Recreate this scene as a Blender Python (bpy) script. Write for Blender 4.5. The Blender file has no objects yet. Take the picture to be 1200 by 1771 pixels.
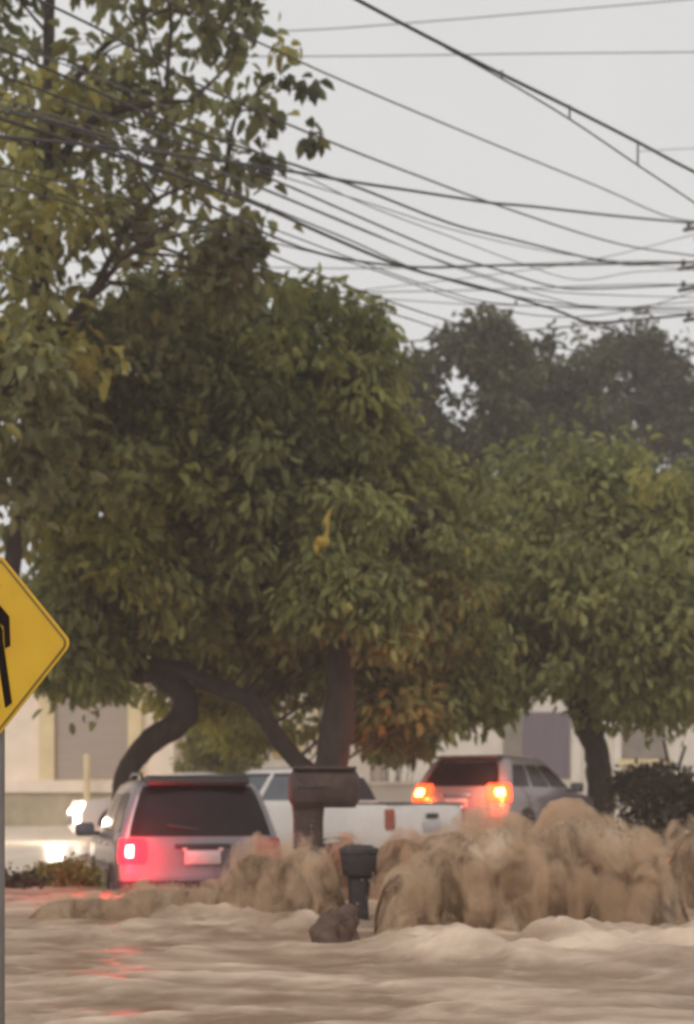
import bpy, math, random
import numpy as np
from mathutils import Vector, noise, Matrix

random.seed(7)
rng = np.random.default_rng(7)
S = bpy.context.scene
C = S.collection
F, HZ, CX, H = 2400.0, 1390.0, 600.0, 1.0      # focal length, horizon row, centre column, eye height above the water


def P(px, py, Y):
    return Vector(((px - CX) * Y / F, Y, H + (HZ - py) * Y / F))


def PX(px, Y):
    return (px - CX) * Y / F


def smooth(a, b, x):
    t = min(1, max(0, (x - a) / (b - a)))
    return t * t * (3 - 2 * t)


# ------------------------------------------------------------------ materials
def new_mat(name):
    m = bpy.data.materials.new(name)
    m.use_nodes = True
    nt = m.node_tree
    nt.nodes.clear()
    out = nt.nodes.new('ShaderNodeOutputMaterial')
    return m, nt, out


def N(nt, typ, **kw):
    n = nt.nodes.new(typ)
    for k, v in kw.items():
        if k in n.inputs:
            n.inputs[k].default_value = v
        else:
            setattr(n, k, v)
    return n


def L(nt, a, b):
    nt.links.new(a, b)


def mat(name, col, rough=.6, metal=0., var=.25, scale=6., bump=.0, bscale=30., coat=0., stretch=(1, 1, 1), col2=None, spec=.5):
    m, nt, out = new_mat(name)
    tc = N(nt, 'ShaderNodeTexCoord')
    mp = N(nt, 'ShaderNodeMapping')
    mp.inputs['Scale'].default_value = stretch
    L(nt, tc.outputs['Object'], mp.inputs['Vector'])
    nz = N(nt, 'ShaderNodeTexNoise', Scale=scale, Detail=6., Roughness=.6)
    L(nt, mp.outputs[0], nz.inputs['Vector'])
    rp = N(nt, 'ShaderNodeValToRGB')
    rp.color_ramp.elements[0].position = .3
    rp.color_ramp.elements[1].position = .7
    c2 = col2 or tuple(min(1, c * (1 + var)) for c in col)
    rp.color_ramp.elements[0].color = (*[c * (1 - var) for c in col], 1)
    rp.color_ramp.elements[1].color = (*c2, 1)
    L(nt, nz.outputs['Fac'], rp.inputs['Fac'])
    b = N(nt, 'ShaderNodeBsdfPrincipled')
    b.inputs['Roughness'].default_value = rough
    b.inputs['Metallic'].default_value = metal
    b.inputs['Coat Weight'].default_value = coat
    b.inputs['Specular IOR Level'].default_value = spec
    L(nt, rp.outputs['Color'], b.inputs['Base Color'])
    if bump:
        n2 = N(nt, 'ShaderNodeTexNoise', Scale=bscale, Detail=5.)
        L(nt, mp.outputs[0], n2.inputs['Vector'])
        bp = N(nt, 'ShaderNodeBump', Strength=bump, Distance=.03)
        L(nt, n2.outputs['Fac'], bp.inputs['Height'])
        L(nt, bp.outputs[0], b.inputs['Normal'])
    L(nt, b.outputs[0], out.inputs['Surface'])
    return m


def lamp_mat(name, base, emit, strength):
    m, nt, out = new_mat(name)
    b = N(nt, 'ShaderNodeBsdfPrincipled')
    b.inputs['Base Color'].default_value = (*base, 1)
    b.inputs['Roughness'].default_value = .15
    b.inputs['Emission Color'].default_value = (*emit, 1)
    w = N(nt, 'ShaderNodeTexWave', Scale=25.)
    tc = N(nt, 'ShaderNodeTexCoord')
    L(nt, tc.outputs['Object'], w.inputs['Vector'])
    mr = N(nt, 'ShaderNodeMapRange')
    mr.inputs['To Min'].default_value = strength * .8
    mr.inputs['To Max'].default_value = strength
    L(nt, w.outputs['Fac'], mr.inputs['Value'])
    L(nt, mr.outputs[0], b.inputs['Emission Strength'])
    L(nt, b.outputs[0], out.inputs['Surface'])
    return m


def leaf_mat(name, dark, light, yellow, trans=.35):
    m, nt, out = new_mat(name)
    at = N(nt, 'ShaderNodeAttribute', attribute_name='tint')
    ay = N(nt, 'ShaderNodeAttribute', attribute_name='age')
    rp = N(nt, 'ShaderNodeValToRGB')
    rp.color_ramp.elements[0].color = (*dark, 1)
    rp.color_ramp.elements[1].color = (*light, 1)
    L(nt, at.outputs['Fac'], rp.inputs['Fac'])
    mx = N(nt, 'ShaderNodeMix', data_type='RGBA')
    L(nt, ay.outputs['Fac'], mx.inputs['Factor'])
    L(nt, rp.outputs['Color'], mx.inputs['A'])
    mx.inputs['B'].default_value = (*yellow, 1)
    b = N(nt, 'ShaderNodeBsdfPrincipled')
    b.inputs['Roughness'].default_value = .5
    b.inputs['Specular IOR Level'].default_value = .3
    L(nt, mx.outputs['Result'], b.inputs['Base Color'])
    tr = N(nt, 'ShaderNodeBsdfTranslucent')
    L(nt, mx.outputs['Result'], tr.inputs['Color'])
    ms = N(nt, 'ShaderNodeMixShader')
    ms.inputs[0].default_value = trans
    L(nt, b.outputs[0], ms.inputs[1])
    L(nt, tr.outputs[0], ms.inputs[2])
    L(nt, ms.outputs[0], out.inputs['Surface'])
    return m


def water_mat(name, mud, pale, rough=.28, stretch=(1, 2.2, 1), scale=1.6, bump=.35, torn=False):
    m, nt, out = new_mat(name)
    tc = N(nt, 'ShaderNodeTexCoord')
    mp = N(nt, 'ShaderNodeMapping')
    mp.inputs['Scale'].default_value = stretch
    L(nt, tc.outputs['Object'], mp.inputs['Vector'])
    nz = N(nt, 'ShaderNodeTexNoise', Scale=scale, Detail=7., Roughness=.6, Distortion=1.2)
    L(nt, mp.outputs[0], nz.inputs['Vector'])
    at = N(nt, 'ShaderNodeAttribute', attribute_name='foam')
    ad = N(nt, 'ShaderNodeMath', operation='ADD')
    L(nt, nz.outputs['Fac'], ad.inputs[0])
    L(nt, at.outputs['Fac'], ad.inputs[1])
    rp = N(nt, 'ShaderNodeValToRGB')
    e = rp.color_ramp.elements
    e[0].position, e[1].position = .38, .95
    e[0].color = (*mud, 1)
    e[1].color = (*pale, 1)
    L(nt, ad.outputs[0], rp.inputs['Fac'])
    b = N(nt, 'ShaderNodeBsdfPrincipled')
    b.inputs['IOR'].default_value = 1.33
    L(nt, rp.outputs['Color'], b.inputs['Base Color'])
    mr = N(nt, 'ShaderNodeMapRange')
    mr.inputs['From Min'].default_value = .4
    mr.inputs['From Max'].default_value = 1.
    mr.inputs['To Min'].default_value = rough
    mr.inputs['To Max'].default_value = .65
    L(nt, ad.outputs[0], mr.inputs['Value'])
    L(nt, mr.outputs[0], b.inputs['Roughness'])
    n2 = N(nt, 'ShaderNodeTexNoise', Scale=9., Detail=6., Distortion=.8)
    L(nt, mp.outputs[0], n2.inputs['Vector'])
    bp = N(nt, 'ShaderNodeBump', Strength=bump, Distance=.06)
    L(nt, n2.outputs['Fac'], bp.inputs['Height'])
    L(nt, bp.outputs[0], b.inputs['Normal'])
    if torn:                                   # thin sheets break into shreds where the water runs out
        mp2 = N(nt, 'ShaderNodeMapping')
        mp2.inputs['Scale'].default_value = (3.2, 2.0, 1.25)
        L(nt, tc.outputs['Object'], mp2.inputs['Vector'])
        n3 = N(nt, 'ShaderNodeTexNoise', Scale=2.3, Detail=7., Roughness=.68, Distortion=.9)
        L(nt, mp2.outputs[0], n3.inputs['Vector'])
        a2 = N(nt, 'ShaderNodeAttribute', attribute_name='thin')
        sb = N(nt, 'ShaderNodeMath', operation='SUBTRACT')
        L(nt, n3.outputs['Fac'], sb.inputs[0])
        L(nt, a2.outputs['Fac'], sb.inputs[1])
        m3 = N(nt, 'ShaderNodeMapRange')
        m3.inputs['From Min'].default_value = -.14
        m3.inputs['From Max'].default_value = .10
        L(nt, sb.outputs[0], m3.inputs['Value'])
        L(nt, m3.outputs[0], b.inputs['Alpha'])
    L(nt, b.outputs[0], out.inputs['Surface'])
    return m


def veil_mat():
    m, nt, out = new_mat('hanging_spray')
    tc = N(nt, 'ShaderNodeTexCoord')
    mp = N(nt, 'ShaderNodeMapping')
    mp.inputs['Scale'].default_value = (1.6, 1.2, 1.0)
    L(nt, tc.outputs['Object'], mp.inputs['Vector'])
    nz = N(nt, 'ShaderNodeTexNoise', Scale=2.5, Detail=4., Roughness=.55, Distortion=1.7)
    L(nt, mp.outputs[0], nz.inputs['Vector'])
    mr = N(nt, 'ShaderNodeMapRange')
    mr.inputs['From Min'].default_value = .47
    mr.inputs['From Max'].default_value = .64
    mr.inputs['To Min'].default_value = .08
    mr.inputs['To Max'].default_value = 10.
    L(nt, nz.outputs['Fac'], mr.inputs['Value'])
    pv = N(nt, 'ShaderNodeVolumePrincipled')
    pv.inputs['Color'].default_value = (.77, .59, .425, 1)
    L(nt, mr.outputs[0], pv.inputs['Density'])
    L(nt, pv.outputs[0], out.inputs['Volume'])
    return m


M = dict(
    veil=veil_mat(),
    bark=mat('bark', (.042, .029, .024), .9, var=.45, scale=9, bump=.8, bscale=22, stretch=(1, 1, .35)),
    bark_grey=mat('bark_grey', (.085, .07, .06), .9, var=.4, scale=9, bump=.7, bscale=20, stretch=(1, 1, .35)),
    paint_silver=mat('silver_paint', (.20, .17, .185), .3, .3, .08, 3, coat=.6),
    paint_white=mat('white_paint', (.74, .69, .65), .32, 0, .08, 2.5, coat=.5),
    paint_rose=mat('grey_rose_paint', (.27, .235, .235), .28, .3, .08, 3, coat=.6),
    paint_pale=mat('pale_paint', (.70, .62, .60), .3, 0, .06, 3, coat=.5),
    glass=mat('tinted_glass', (.016, .011, .012), .16, 0, .3, 3, spec=.22),
    glass_clear=mat('pale_glass', (.13, .14, .16), .1, 0, .2, 3),
    rubber=mat('rubber', (.02, .02, .02), .7, 0, .3, 12, bump=.2),
    trim=mat('black_trim', (.03, .028, .028), .5, 0, .3, 8),
    chrome=mat('chrome', (.62, .6, .6), .18, 1., .06, 5),
    rim=mat('rim_alloy', (.35, .34, .34), .35, .9, .1, 7),
    plate=mat('plate_white', (.52, .48, .49), .45, 0, .1, 12),
    plate_ink=mat('plate_ink', (.05, .04, .06), .5, 0, .2, 12),
    red_off=mat('red_lens', (.35, .03, .03), .2, 0, .15, 14),
    amber_off=mat('amber_lens', (.30, .075, .04), .2, 0, .15, 14),
    red_lens=lamp_mat('lit_red_lens', (.5, .02, .04), (1, .012, .022), 3.2),
    red_bulb=lamp_mat('lit_red_core', (.9, .5, .5), (1, .50, .42), 14),
    orange_lens=lamp_mat('lit_orange_lens', (.6, .08, .03), (1, .08, .018), 2.8),
    orange_bulb=lamp_mat('lit_orange_core', (.9, .5, .2), (1, .44, .12), 11),
    head_bulb=lamp_mat('lit_head_lamp', (.9, .85, .8), (1, .86, .74), 14),
    sign_yellow=mat('sign_yellow', (.74, .42, .003), .42, 0, .12, 6, col2=(.72, .44, .01)),
    sign_edge=mat('sign_border', (.20, .13, .02), .5, 0, .2, 8),
    sign_black=mat('sign_black', (.012, .005, .004), .8, 0, .2, 8, spec=.1),
    galv=mat('galvanised_steel', (.22, .20, .195), .5, .35, .2, 9, bump=.1, stretch=(1, 1, .3)),
    rust=mat('rusty_brown_metal', (.082, .05, .042), .7, .1, .35, 7, bump=.35, bscale=25),
    bin=mat('dark_bin', (.04, .033, .035), .6, 0, .4, 9, bump=.3),
    concrete=mat('concrete_pole', (.15, .135, .125), .85, 0, .25, 6, bump=.3),
    wire=mat('black_cable', (.06, .055, .055), .6, 0, .2, 3),
    wire_far=mat('grey_cable', (.17, .165, .165), .6, 0, .15, 3),
    ceramic=mat('insulator', (.12, .10, .09), .3, 0, .2, 10),
    cream=mat('cream_render', (.88, .74, .61), .85, 0, .1, 1.4, bump=.2, bscale=18),
    yellow_trim=mat('yellow_render', (.74, .60, .36), .8, 0, .1, 2, bump=.15),
    shutter=mat('taupe_shutter', (.40, .325, .275), .6, 0, .12, 2, bump=.2, stretch=(.4, .4, 8)),
    white_wall=mat('white_render', (.75, .68, .60), .85, 0, .12, 1.2, bump=.2, bscale=16),
    plinth=mat('olive_plinth', (.43, .36, .25), .9, 0, .2, 2, bump=.3),
    purple_gate=mat('slate_purple_gate', (.20, .165, .20), .6, .1, .15, 3, stretch=(8, 1, .3), bump=.2),
    grey_panel=mat('grey_panel', (.27, .235, .205), .7, 0, .15, 2.5, bump=.15),
    picture=mat('yellow_notice', (.62, .43, .16), .6, 0, .35, 6),
    roof=mat('dull_roof', (.17, .13, .11), .8, 0, .25, 5, bump=.3),
    window=mat('window_pane', (.10, .09, .085), .12, 0, .2, 2),
    asphalt=mat('wet_asphalt', (.07, .062, .056), .45, 0, .3, 3, bump=.3),
    paving=mat('wet_pale_paving', (.76, .64, .53), .3, 0, .2, 1.3, bump=.2, bscale=8),
    soil=mat('soil', (.20, .15, .105), .9, 0, .3, .6, bump=.4),
    debris=mat('sodden_wood', (.10, .058, .04), .75, 0, .4, 11, bump=.6),
    rag=mat('yellow_plastic', (.42, .29, .04), .45, 0, .15, 9),
    hedge=leaf_mat('hedge_leaf', (.16, .15, .05), (.36, .33, .10), (.4, .35, .08)),
    dark_shrub=leaf_mat('dark_shrub_leaf', (.035, .03, .02), (.10, .085, .05), (.12, .09, .04)),
    leaf_a=leaf_mat('almond_leaf', (.075, .083, .038), (.34, .34, .145), (.46, .41, .11), .42),
    leaf_b=leaf_mat('olive_leaf', (.085, .098, .038), (.41, .42, .145), (.46, .42, .085), .42),
    leaf_c=leaf_mat('fresh_leaf', (.122, .142, .05), (.45, .46, .165), (.45, .40, .10), .42),
    leaf_d=leaf_mat('dusky_leaf', (.042, .047, .026), (.15, .155, .075), (.2, .18, .1), .35),
    mud=water_mat('muddy_water', (.275, .18, .12), (.68, .525, .40), .36, (1, 1.4, 1), 1.1, .36),
    surge=water_mat('surging_water', (.17, .105, .06), (.60, .46, .33), .14, (1.4, 1, .9), 1.7, .45, True),
)


# ------------------------------------------------------------------ mesh builder
class MB:
    def __init__(s):
        s.v, s.f, s.mi = [], [], []

    def add(s, vs, fs, mi=0):
        b = len(s.v)
        s.v.extend([tuple(v) for v in vs])
        s.f.extend([tuple(i + b for i in f) for f in fs])
        s.mi.extend([mi] * len(fs))
        return s

    def box(s, c, d, rz=0., bev=.0, mi=0, rx=0., ry=0.):
        hx, hy, hz = d[0] / 2, d[1] / 2, d[2] / 2
        R = Matrix.Rotation(rz, 3, 'Z') @ Matrix.Rotation(ry, 3, 'Y') @ Matrix.Rotation(rx, 3, 'X')
        c = Vector(c)
        if bev <= 0:
            vs = [c + R @ Vector((x * hx, y * hy, z * hz)) for z in (-1, 1) for y in (-1, 1) for x in (-1, 1)]
            fs = [(0, 2, 3, 1), (4, 5, 7, 6), (0, 1, 5, 4), (2, 6, 7, 3), (0, 4, 6, 2), (1, 3, 7, 5)]
            return s.add(vs, fs, mi)
        b = min(bev, hx * .9, hy * .9, hz * .9)
        rings = []
        for z, i in ((-hz, b), (-hz + b, 0), (hz - b, 0), (hz, b)):
            r = []
            for sx, sy in ((-1, -1), (1, -1), (1, 1), (-1, 1)):
                a0 = math.atan2(sy, sx)
                for k in (-1, 0, 1):
                    a = a0 + k * math.pi / 4
                    rr = b
                    r.append(c + R @ Vector((sx * (hx - b) + rr * math.cos(a) * (1 if not i else .4), sy * (hy - b) + rr * math.sin(a) * (1 if not i else .4), z)))
            rings.append(r)
        return s.loft(rings, True, mi)

    def loft(s, rings, cap=True, mi=0, closed=True):
        n = len(rings[0])
        vs = [p for r in rings for p in r]
        fs = []
        for j in range(len(rings) - 1):
            for i in range(n if closed else n - 1):
                k = (i + 1) % n
                fs.append((j * n + i, j * n + k, (j + 1) * n + k, (j + 1) * n + i))
        if cap:
            fs.append(tuple(range(n - 1, -1, -1)))
            fs.append(tuple(range((len(rings) - 1) * n, len(rings) * n)))
        return s.add(vs, fs, mi)

    def tube(s, pts, radii, n=8, mi=0, wob=0., cap=True):
        pts = [Vector(p) for p in pts]
        if not hasattr(radii, '__len__'):
            radii = [radii] * len(pts)
        rings, up = [], None
        for i, p in enumerate(pts):
            t = (pts[min(i + 1, len(pts) - 1)] - pts[max(i - 1, 0)]).normalized()
            if up is None:
                up = t.orthogonal().normalized()
            up = (up - t * up.dot(t))
            up = up.normalized() if up.length > 1e-6 else t.orthogonal().normalized()
            w = t.cross(up)
            ring = []
            for k in range(n):
                a = 2 * math.pi * k / n
                r = radii[i]
                if wob:
                    q = p + (up * math.cos(a) + w * math.sin(a)) * r
                    r *= 1 + wob * noise.noise(q * 4.0) + .5 * wob * noise.noise(q * 9.0)
                ring.append(p + (up * math.cos(a) + w * math.sin(a)) * r)
            rings.append(ring)
        return s.loft(rings, cap, mi)

    def lathe(s, prof, c=(0, 0, 0), axis='Z', n=24, mi=0):
        rings = []
        for r, h in prof:
            ring = []
            for k in range(n):
                a = 2 * math.pi * k / n
                x, y = r * math.cos(a), r * math.sin(a)
                v = {'Z': (x, y, h), 'Y': (x, h, y), 'X': (h, x, y)}[axis]
                ring.append(Vector(c) + Vector(v))
            rings.append(ring)
        return s.loft(rings, True, mi)

    def poly(s, pts, thick, fn, mi=0):          # outline (u,v) -> prism through fn(u, v, w)
        n = len(pts)
        vs = [fn(u, v, 0) for u, v in pts] + [fn(u, v, thick) for u, v in pts]
        fs = [tuple(range(n)), tuple(range(2 * n - 1, n - 1, -1))] + [(i, i + n, (i + 1) % n + n, (i + 1) % n) for i in range(n)]
        return s.add(vs, fs, mi)

    def build(s, name, m, parent=None, smooth_angle=35, at=None):
        me = bpy.data.meshes.new(name)
        me.from_pydata(s.v, [], s.f)
        ms = m if isinstance(m, (list, tuple)) else [m]
        for x in ms:
            me.materials.append(x)
        if len(ms) > 1:
            me.polygons.foreach_set('material_index', s.mi)
        me.update()
        import bmesh
        bm = bmesh.new()
        bm.from_mesh(me)
        bmesh.ops.recalc_face_normals(bm, faces=bm.faces)
        bm.to_mesh(me)
        bm.free()
        if smooth_angle:
            me.polygons.foreach_set('use_smooth', [True] * len(me.polygons))
            me.set_sharp_from_angle(angle=math.radians(smooth_angle))
        o = bpy.data.objects.new(name, me)
        C.objects.link(o)
        if parent:
            o.parent = parent
        return o


def empty(name, loc=(0, 0, 0), rz=0.):
    o = bpy.data.objects.new(name, None)
    o.empty_display_size = .2
    C.objects.link(o)
    o.location = loc
    o.rotation_euler = (0, 0, rz)
    return o


def tag(o, label=None, cat=None, group=None, kind=None):
    if label:
        o['label'] = label
    if cat:
        o['category'] = cat
    if group:
        o['group'] = group
    if kind:
        o['kind'] = kind
    return o


def catmull(pts, n=8):
    pts = [Vector(p) for p in pts]
    q = [pts[0] * 2 - pts[1]] + pts + [pts[-1] * 2 - pts[-2]]
    out = []
    for i in range(1, len(q) - 2):
        for k in range(n):
            t = k / n
            a, b, c, d = q[i - 1], q[i], q[i + 1], q[i + 2]
            out.append(.5 * ((2 * b) + (c - a) * t + (2 * a - 5 * b + 4 * c - d) * t * t + (3 * b - a - 3 * c + d) * t ** 3))
    out.append(pts[-1])
    return out


def lerp_list(vals, n):
    out = []
    for i in range(len(vals) - 1):
        for k in range(n):
            out.append(vals[i] + (vals[i + 1] - vals[i]) * k / n)
    out.append(vals[-1])
    return out


# ------------------------------------------------------------------ ground and water
def ground_z(x, y):
    return -.45 + .55 * smooth(13, 24, y) + .25 * smooth(24, 45, y) + 1.0 * smooth(60, 400, y)


def water_z(y):
    return .16 * smooth(13, 24, y)


def grid_mesh(name, xs, ys, zf, m, kind):
    me = bpy.data.meshes.new(name)
    v = [(x, y, zf(x, y)) for y in ys for x in xs]
    nx = len(xs)
    f = [(j * nx + i, j * nx + i + 1, (j + 1) * nx + i + 1, (j + 1) * nx + i) for j in range(len(ys) - 1) for i in range(nx - 1)]
    me.from_pydata(v, [], f)
    me.materials.append(m)
    me.polygons.foreach_set('use_smooth', [True] * len(f))
    o = bpy.data.objects.new(name, me)
    C.objects.link(o)
    o['kind'] = kind
    return o


gx = [-140, -90, -50] + list(np.linspace(-25, 25, 26)) + [50, 90, 140]
gy = [-20, -10] + list(np.linspace(0, 60, 41)) + [80, 110, 150]
grid_mesh('ground', gx, gy, ground_z, M['soil'], 'structure')
# pale wet forecourt in front of the buildings
fy = list(np.linspace(17.4, 41, 40))
grid_mesh('pavement', list(np.linspace(-14, -4.2, 12)), fy, lambda x, y: max(ground_z(x, y), water_z(y) - .02) + .06 + .0 * x, M['paving'], 'structure')
grid_mesh('forecourt', list(np.linspace(-4.1, 14, 18)), list(np.linspace(27.5, 41, 20)), lambda x, y: ground_z(x, y) + .05, M['paving'], 'structure')


def fbm(v, o=4):
    s, a = 0, 1
    for _ in range(o):
        s += a * noise.noise(v)
        v = v * 2.03
        a *= .5
    return s


def foot(x, y):
    """churned water at the foot of the right-hand surge"""
    d = abs(y - 9.6) / 1.15
    side = smooth(.0, .5, x) * (1 - .0 * x)
    return side * max(0, 1 - d * d)


def foot_left(x, y):
    d = abs(y - 11.6) / 1.5
    return smooth(-2.6, -1.4, x) * (1 - smooth(-.4, .2, x)) * max(0, 1 - d * d)


wys = [2.5]
while wys[-1] < 27:
    wys.append(wys[-1] * 1.0072 + .005)
wxs = list(np.linspace(-1, 1, 260))
wv, wf, foam = [], [], []
for y in wys:
    half = 2.0 + y * .42
    for t in wxs:
        x = t * half
        w1 = fbm(Vector((x * .55, y * 1.1, 3.1)), 3)
        w2 = fbm(Vector((x * 1.7 + .8 * w1, y * 2.1, 9.7)), 4)
        w3 = 1 - abs(noise.noise(Vector((x * .7 + .6 * w2, y * 1.5 + .5 * w1, 1.7)))) * 2
        a = .6 + .4 * smooth(4, 9, y)
        f1, f2 = foot(x, y), foot_left(x, y)
        lump = fbm(Vector((x * 2.4, y * 2.6, 5.5)), 4)
        z = water_z(y) + a * (.05 * w1 + .026 * w2 + .012 * max(0, w3) ** 3 + .011 * fbm(Vector((x * 4.2, y * 4.6, 2.2)), 3)) + f1 * (.10 + .13 * lump) + f2 * (.06 + .10 * lump)
        wv.append((x, y, z))
        foam.append(.26 * max(0, w3) ** 4 + .2 * w2 + .16 * w1 + .26 * f1 * (.7 + .6 * lump) + .12 * f2 - .05)
nx = len(wxs)
wf = [(j * nx + i, j * nx + i + 1, (j + 1) * nx + i + 1, (j + 1) * nx + i) for j in range(len(wys) - 1) for i in range(nx - 1)]


def attr_mesh(name, v, f, m, attrs, dom='POINT'):
    me = bpy.data.meshes.new(name)
    me.from_pydata(v, [], f)
    me.materials.append(m)
    me.polygons.foreach_set('use_smooth', [True] * len(f))
    for k, a in attrs.items():
        at = me.attributes.new(k, 'FLOAT', dom)
        at.data.foreach_set('value', a)
    o = bpy.data.objects.new(name, me)
    C.objects.link(o)
    return o


tag(attr_mesh('flood_water', wv, wf, M['mud'], {'foam': foam}), kind='structure')


# ------------------------------------------------------------------ surging waves
def surge(name, domes, yb, thick, lean, seed, label, m, amp=1.0, nu=240, nv=96):
    """domes: (px centre, px half-width, crest row, base depth, bulge) -> one body of water thrown up, with ragged thinner sheets torn off it"""
    D = []
    for px, hw, top, yf, bulge in domes:
        D.append((PX(px, yf), hw * yf / F, H + (HZ - top) * yf / F, yf, bulge))
    x0 = min(d[0] - d[1] for d in D) - .05
    x1 = max(d[0] + d[1] for d in D) + .05
    v, fo, th, f = [], [], [], []
    core = None
    for sh, (hk, dy, t0) in enumerate(((1., 0., 0.), (1.10, -.10, .66))):
        sd = seed + sh * 13.7
        o0 = len(v)
        for i in range(nu):
            u = i / (nu - 1)
            x = x0 + (x1 - x0) * u
            h, b, yw, ws = 0, 0, 0, 1e-6
            for cx, r, hh, yf, bulge in D:
                t = (x - cx) / r + .14 * noise.noise(Vector((x * 3, sd, cx)))
                if abs(t) < 1:
                    e = (1 - abs(t) ** 2.3) ** .62
                    if hh * e > h:
                        h, b = hh * e, bulge * e
                    yw += yf * e
                    ws += e
            yf = (yw / ws if ws > 1e-5 else yb) + dy * min(1, h * 2)
            h *= hk * (1 + (.05 + .12 * (sh > 0)) * fbm(Vector((x * 2.6, sd * 3.1, 0)), 4))
            for j in range(nv):
                t = j / (nv - 1)
                if t < .5:
                    q_ = t / .5
                    z = h * (q_ ** .78)
                    y = yf - b + (b * .9) * (q_ ** 1.5) + .10 * math.sin(q_ * math.pi)
                else:
                    q_ = (t - .5) / .5
                    z = h * (1 - q_ ** 1.7)
                    y = yf - b + b * .9 + thick * q_
                xx = x + lean * z
                q = Vector((xx * 1.5, z * 1.1 + y * .5, sd))
                n1 = fbm(q, 2)
                q2 = Vector((xx * 2.2 + .9 * n1 + .5 * z, z * 1.9 + .6 * n1, sd + 4 + y))
                n2 = 2 * abs(noise.noise(q2)) - .45
                n3 = 2 * abs(noise.noise(q2 * 2.7)) - .45
                k = min(1, h * 3) * amp
                y -= k * (.20 * n1 + .10 * n2 + .012 * n3)
                z += k * (.08 * n1 + .05 * n2 + .01 * n3) * (z / (h + .01))
                xx += k * .08 * noise.noise(Vector((z * 3, y * 2, sd + 8)))
                v.append((xx, y, z - .04))
                fz = z / (h + .01)
                fo.append(.14 * n2 + .16 * n1 + .16 * smooth(.6, 1.05, fz) - .04 + .06 * (sh > 0))
                edge = max(smooth(.62, 1.08, fz), 1 - smooth(0, .05, u), smooth(.95, 1, u))
                low = (1 - smooth(.0, .25, fz)) * .35 if sh else 0
                th.append(min(1, t0 + .46 * edge * (1 if sh == 0 else .6) + low))
        f += [(o0 + i * nv + j, o0 + (i + 1) * nv + j, o0 + (i + 1) * nv + j + 1, o0 + i * nv + j + 1) for i in range(nu - 1) for j in range(nv - 1)]
        if core is None:
            core = list(v)
    o = attr_mesh(name, v, f, m, {'foam': fo, 'thin': th})
    tag(o, label, 'wave')
    # the haze of fine drops that hangs round the crest
    vv, ff, n_, rows = [], [], 22, 0
    for i in range(0, nu, 3):
        col = core[i * nv:(i + 1) * nv]
        hh = max(p[2] for p in col)
        cy = sum(p[1] for p in col) / nv
        dpt = (max(p[1] for p in col) - min(p[1] for p in col)) / 2
        xx = sum(p[0] for p in col) / nv
        g = .03 + .13 * min(1, hh * 1.6)
        for k in range(n_):
            a_ = math.pi * k / (n_ - 1)
            wz = max(0., math.sin(a_)) ** .7
            gg = g * (.85 + 1.5 * fbm(Vector((xx * 2.0, math.cos(a_) * 1.5 + seed, wz * hh * 2.4)), 4))
            vv.append((xx + .3 * gg * noise.noise(Vector((xx * 4, wz * 3, seed))), cy - math.cos(a_) * (dpt * .85 + gg), -.10 + (hh + gg * .8 + .10) * wz))
        rows += 1
    for i in range(rows - 1):
        for k in range(n_):
            k2 = (k + 1) % n_
            ff.append((i * n_ + k, i * n_ + k2, (i + 1) * n_ + k2, (i + 1) * n_ + k))
    ff += [tuple(range(n_ - 1, -1, -1)), tuple(range((rows - 1) * n_, rows * n_))]
    vm = MB()
    vm.add(vv, ff)
    ve = vm.build('spray_veil', M['veil'], o, 180)
    return core, o


GW = 'waves thrown up by the flood'
v1, o1 = surge('breaking_wave', [(712, 62, 1500, 10.5, .25), (768, 75, 1462, 10.7, .3), (880, 125, 1432, 10.9, .5), (1005, 130, 1420, 11.2, .4), (1092, 100, 1445, 10.9, .4)],
               11, 1.3, -.05, 3.3, 'tallest brown wave, breaking in front of the vehicle with orange tail lights', M['surge'])
v2, o2 = surge('breaking_wave', [(525, 80, 1464, 11.9, .3), (448, 90, 1468, 12.1, .3), (310, 140, 1527, 12.2, .3), (175, 140, 1546, 12.0, .25)],
               12, .9, .05, 8.1, 'lower reddish brown wave washing over the rear of the silver vehicle', M['surge'], .7)
v3, o3 = surge('breaking_wave', [(1215, 75, 1415, 13.4, .2), (1290, 90, 1440, 13.0, .2)], 13, 1.2, 0, 5.2,
               'pale wave rising at the right edge under the dark shrub', M['surge'], .8)
v4, o4 = surge('breaking_wave', [(610, 75, 1452, 14.2, .15), (700, 85, 1440, 14.0, .2), (790, 90, 1424, 13.6, .2)], 14, 1.0, .03, 11.4,
               'pale wave between the white pickup and the litter bin', M['surge'], .7)
for o in (o1, o2, o3, o4):
    o['group'] = GW
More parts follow.
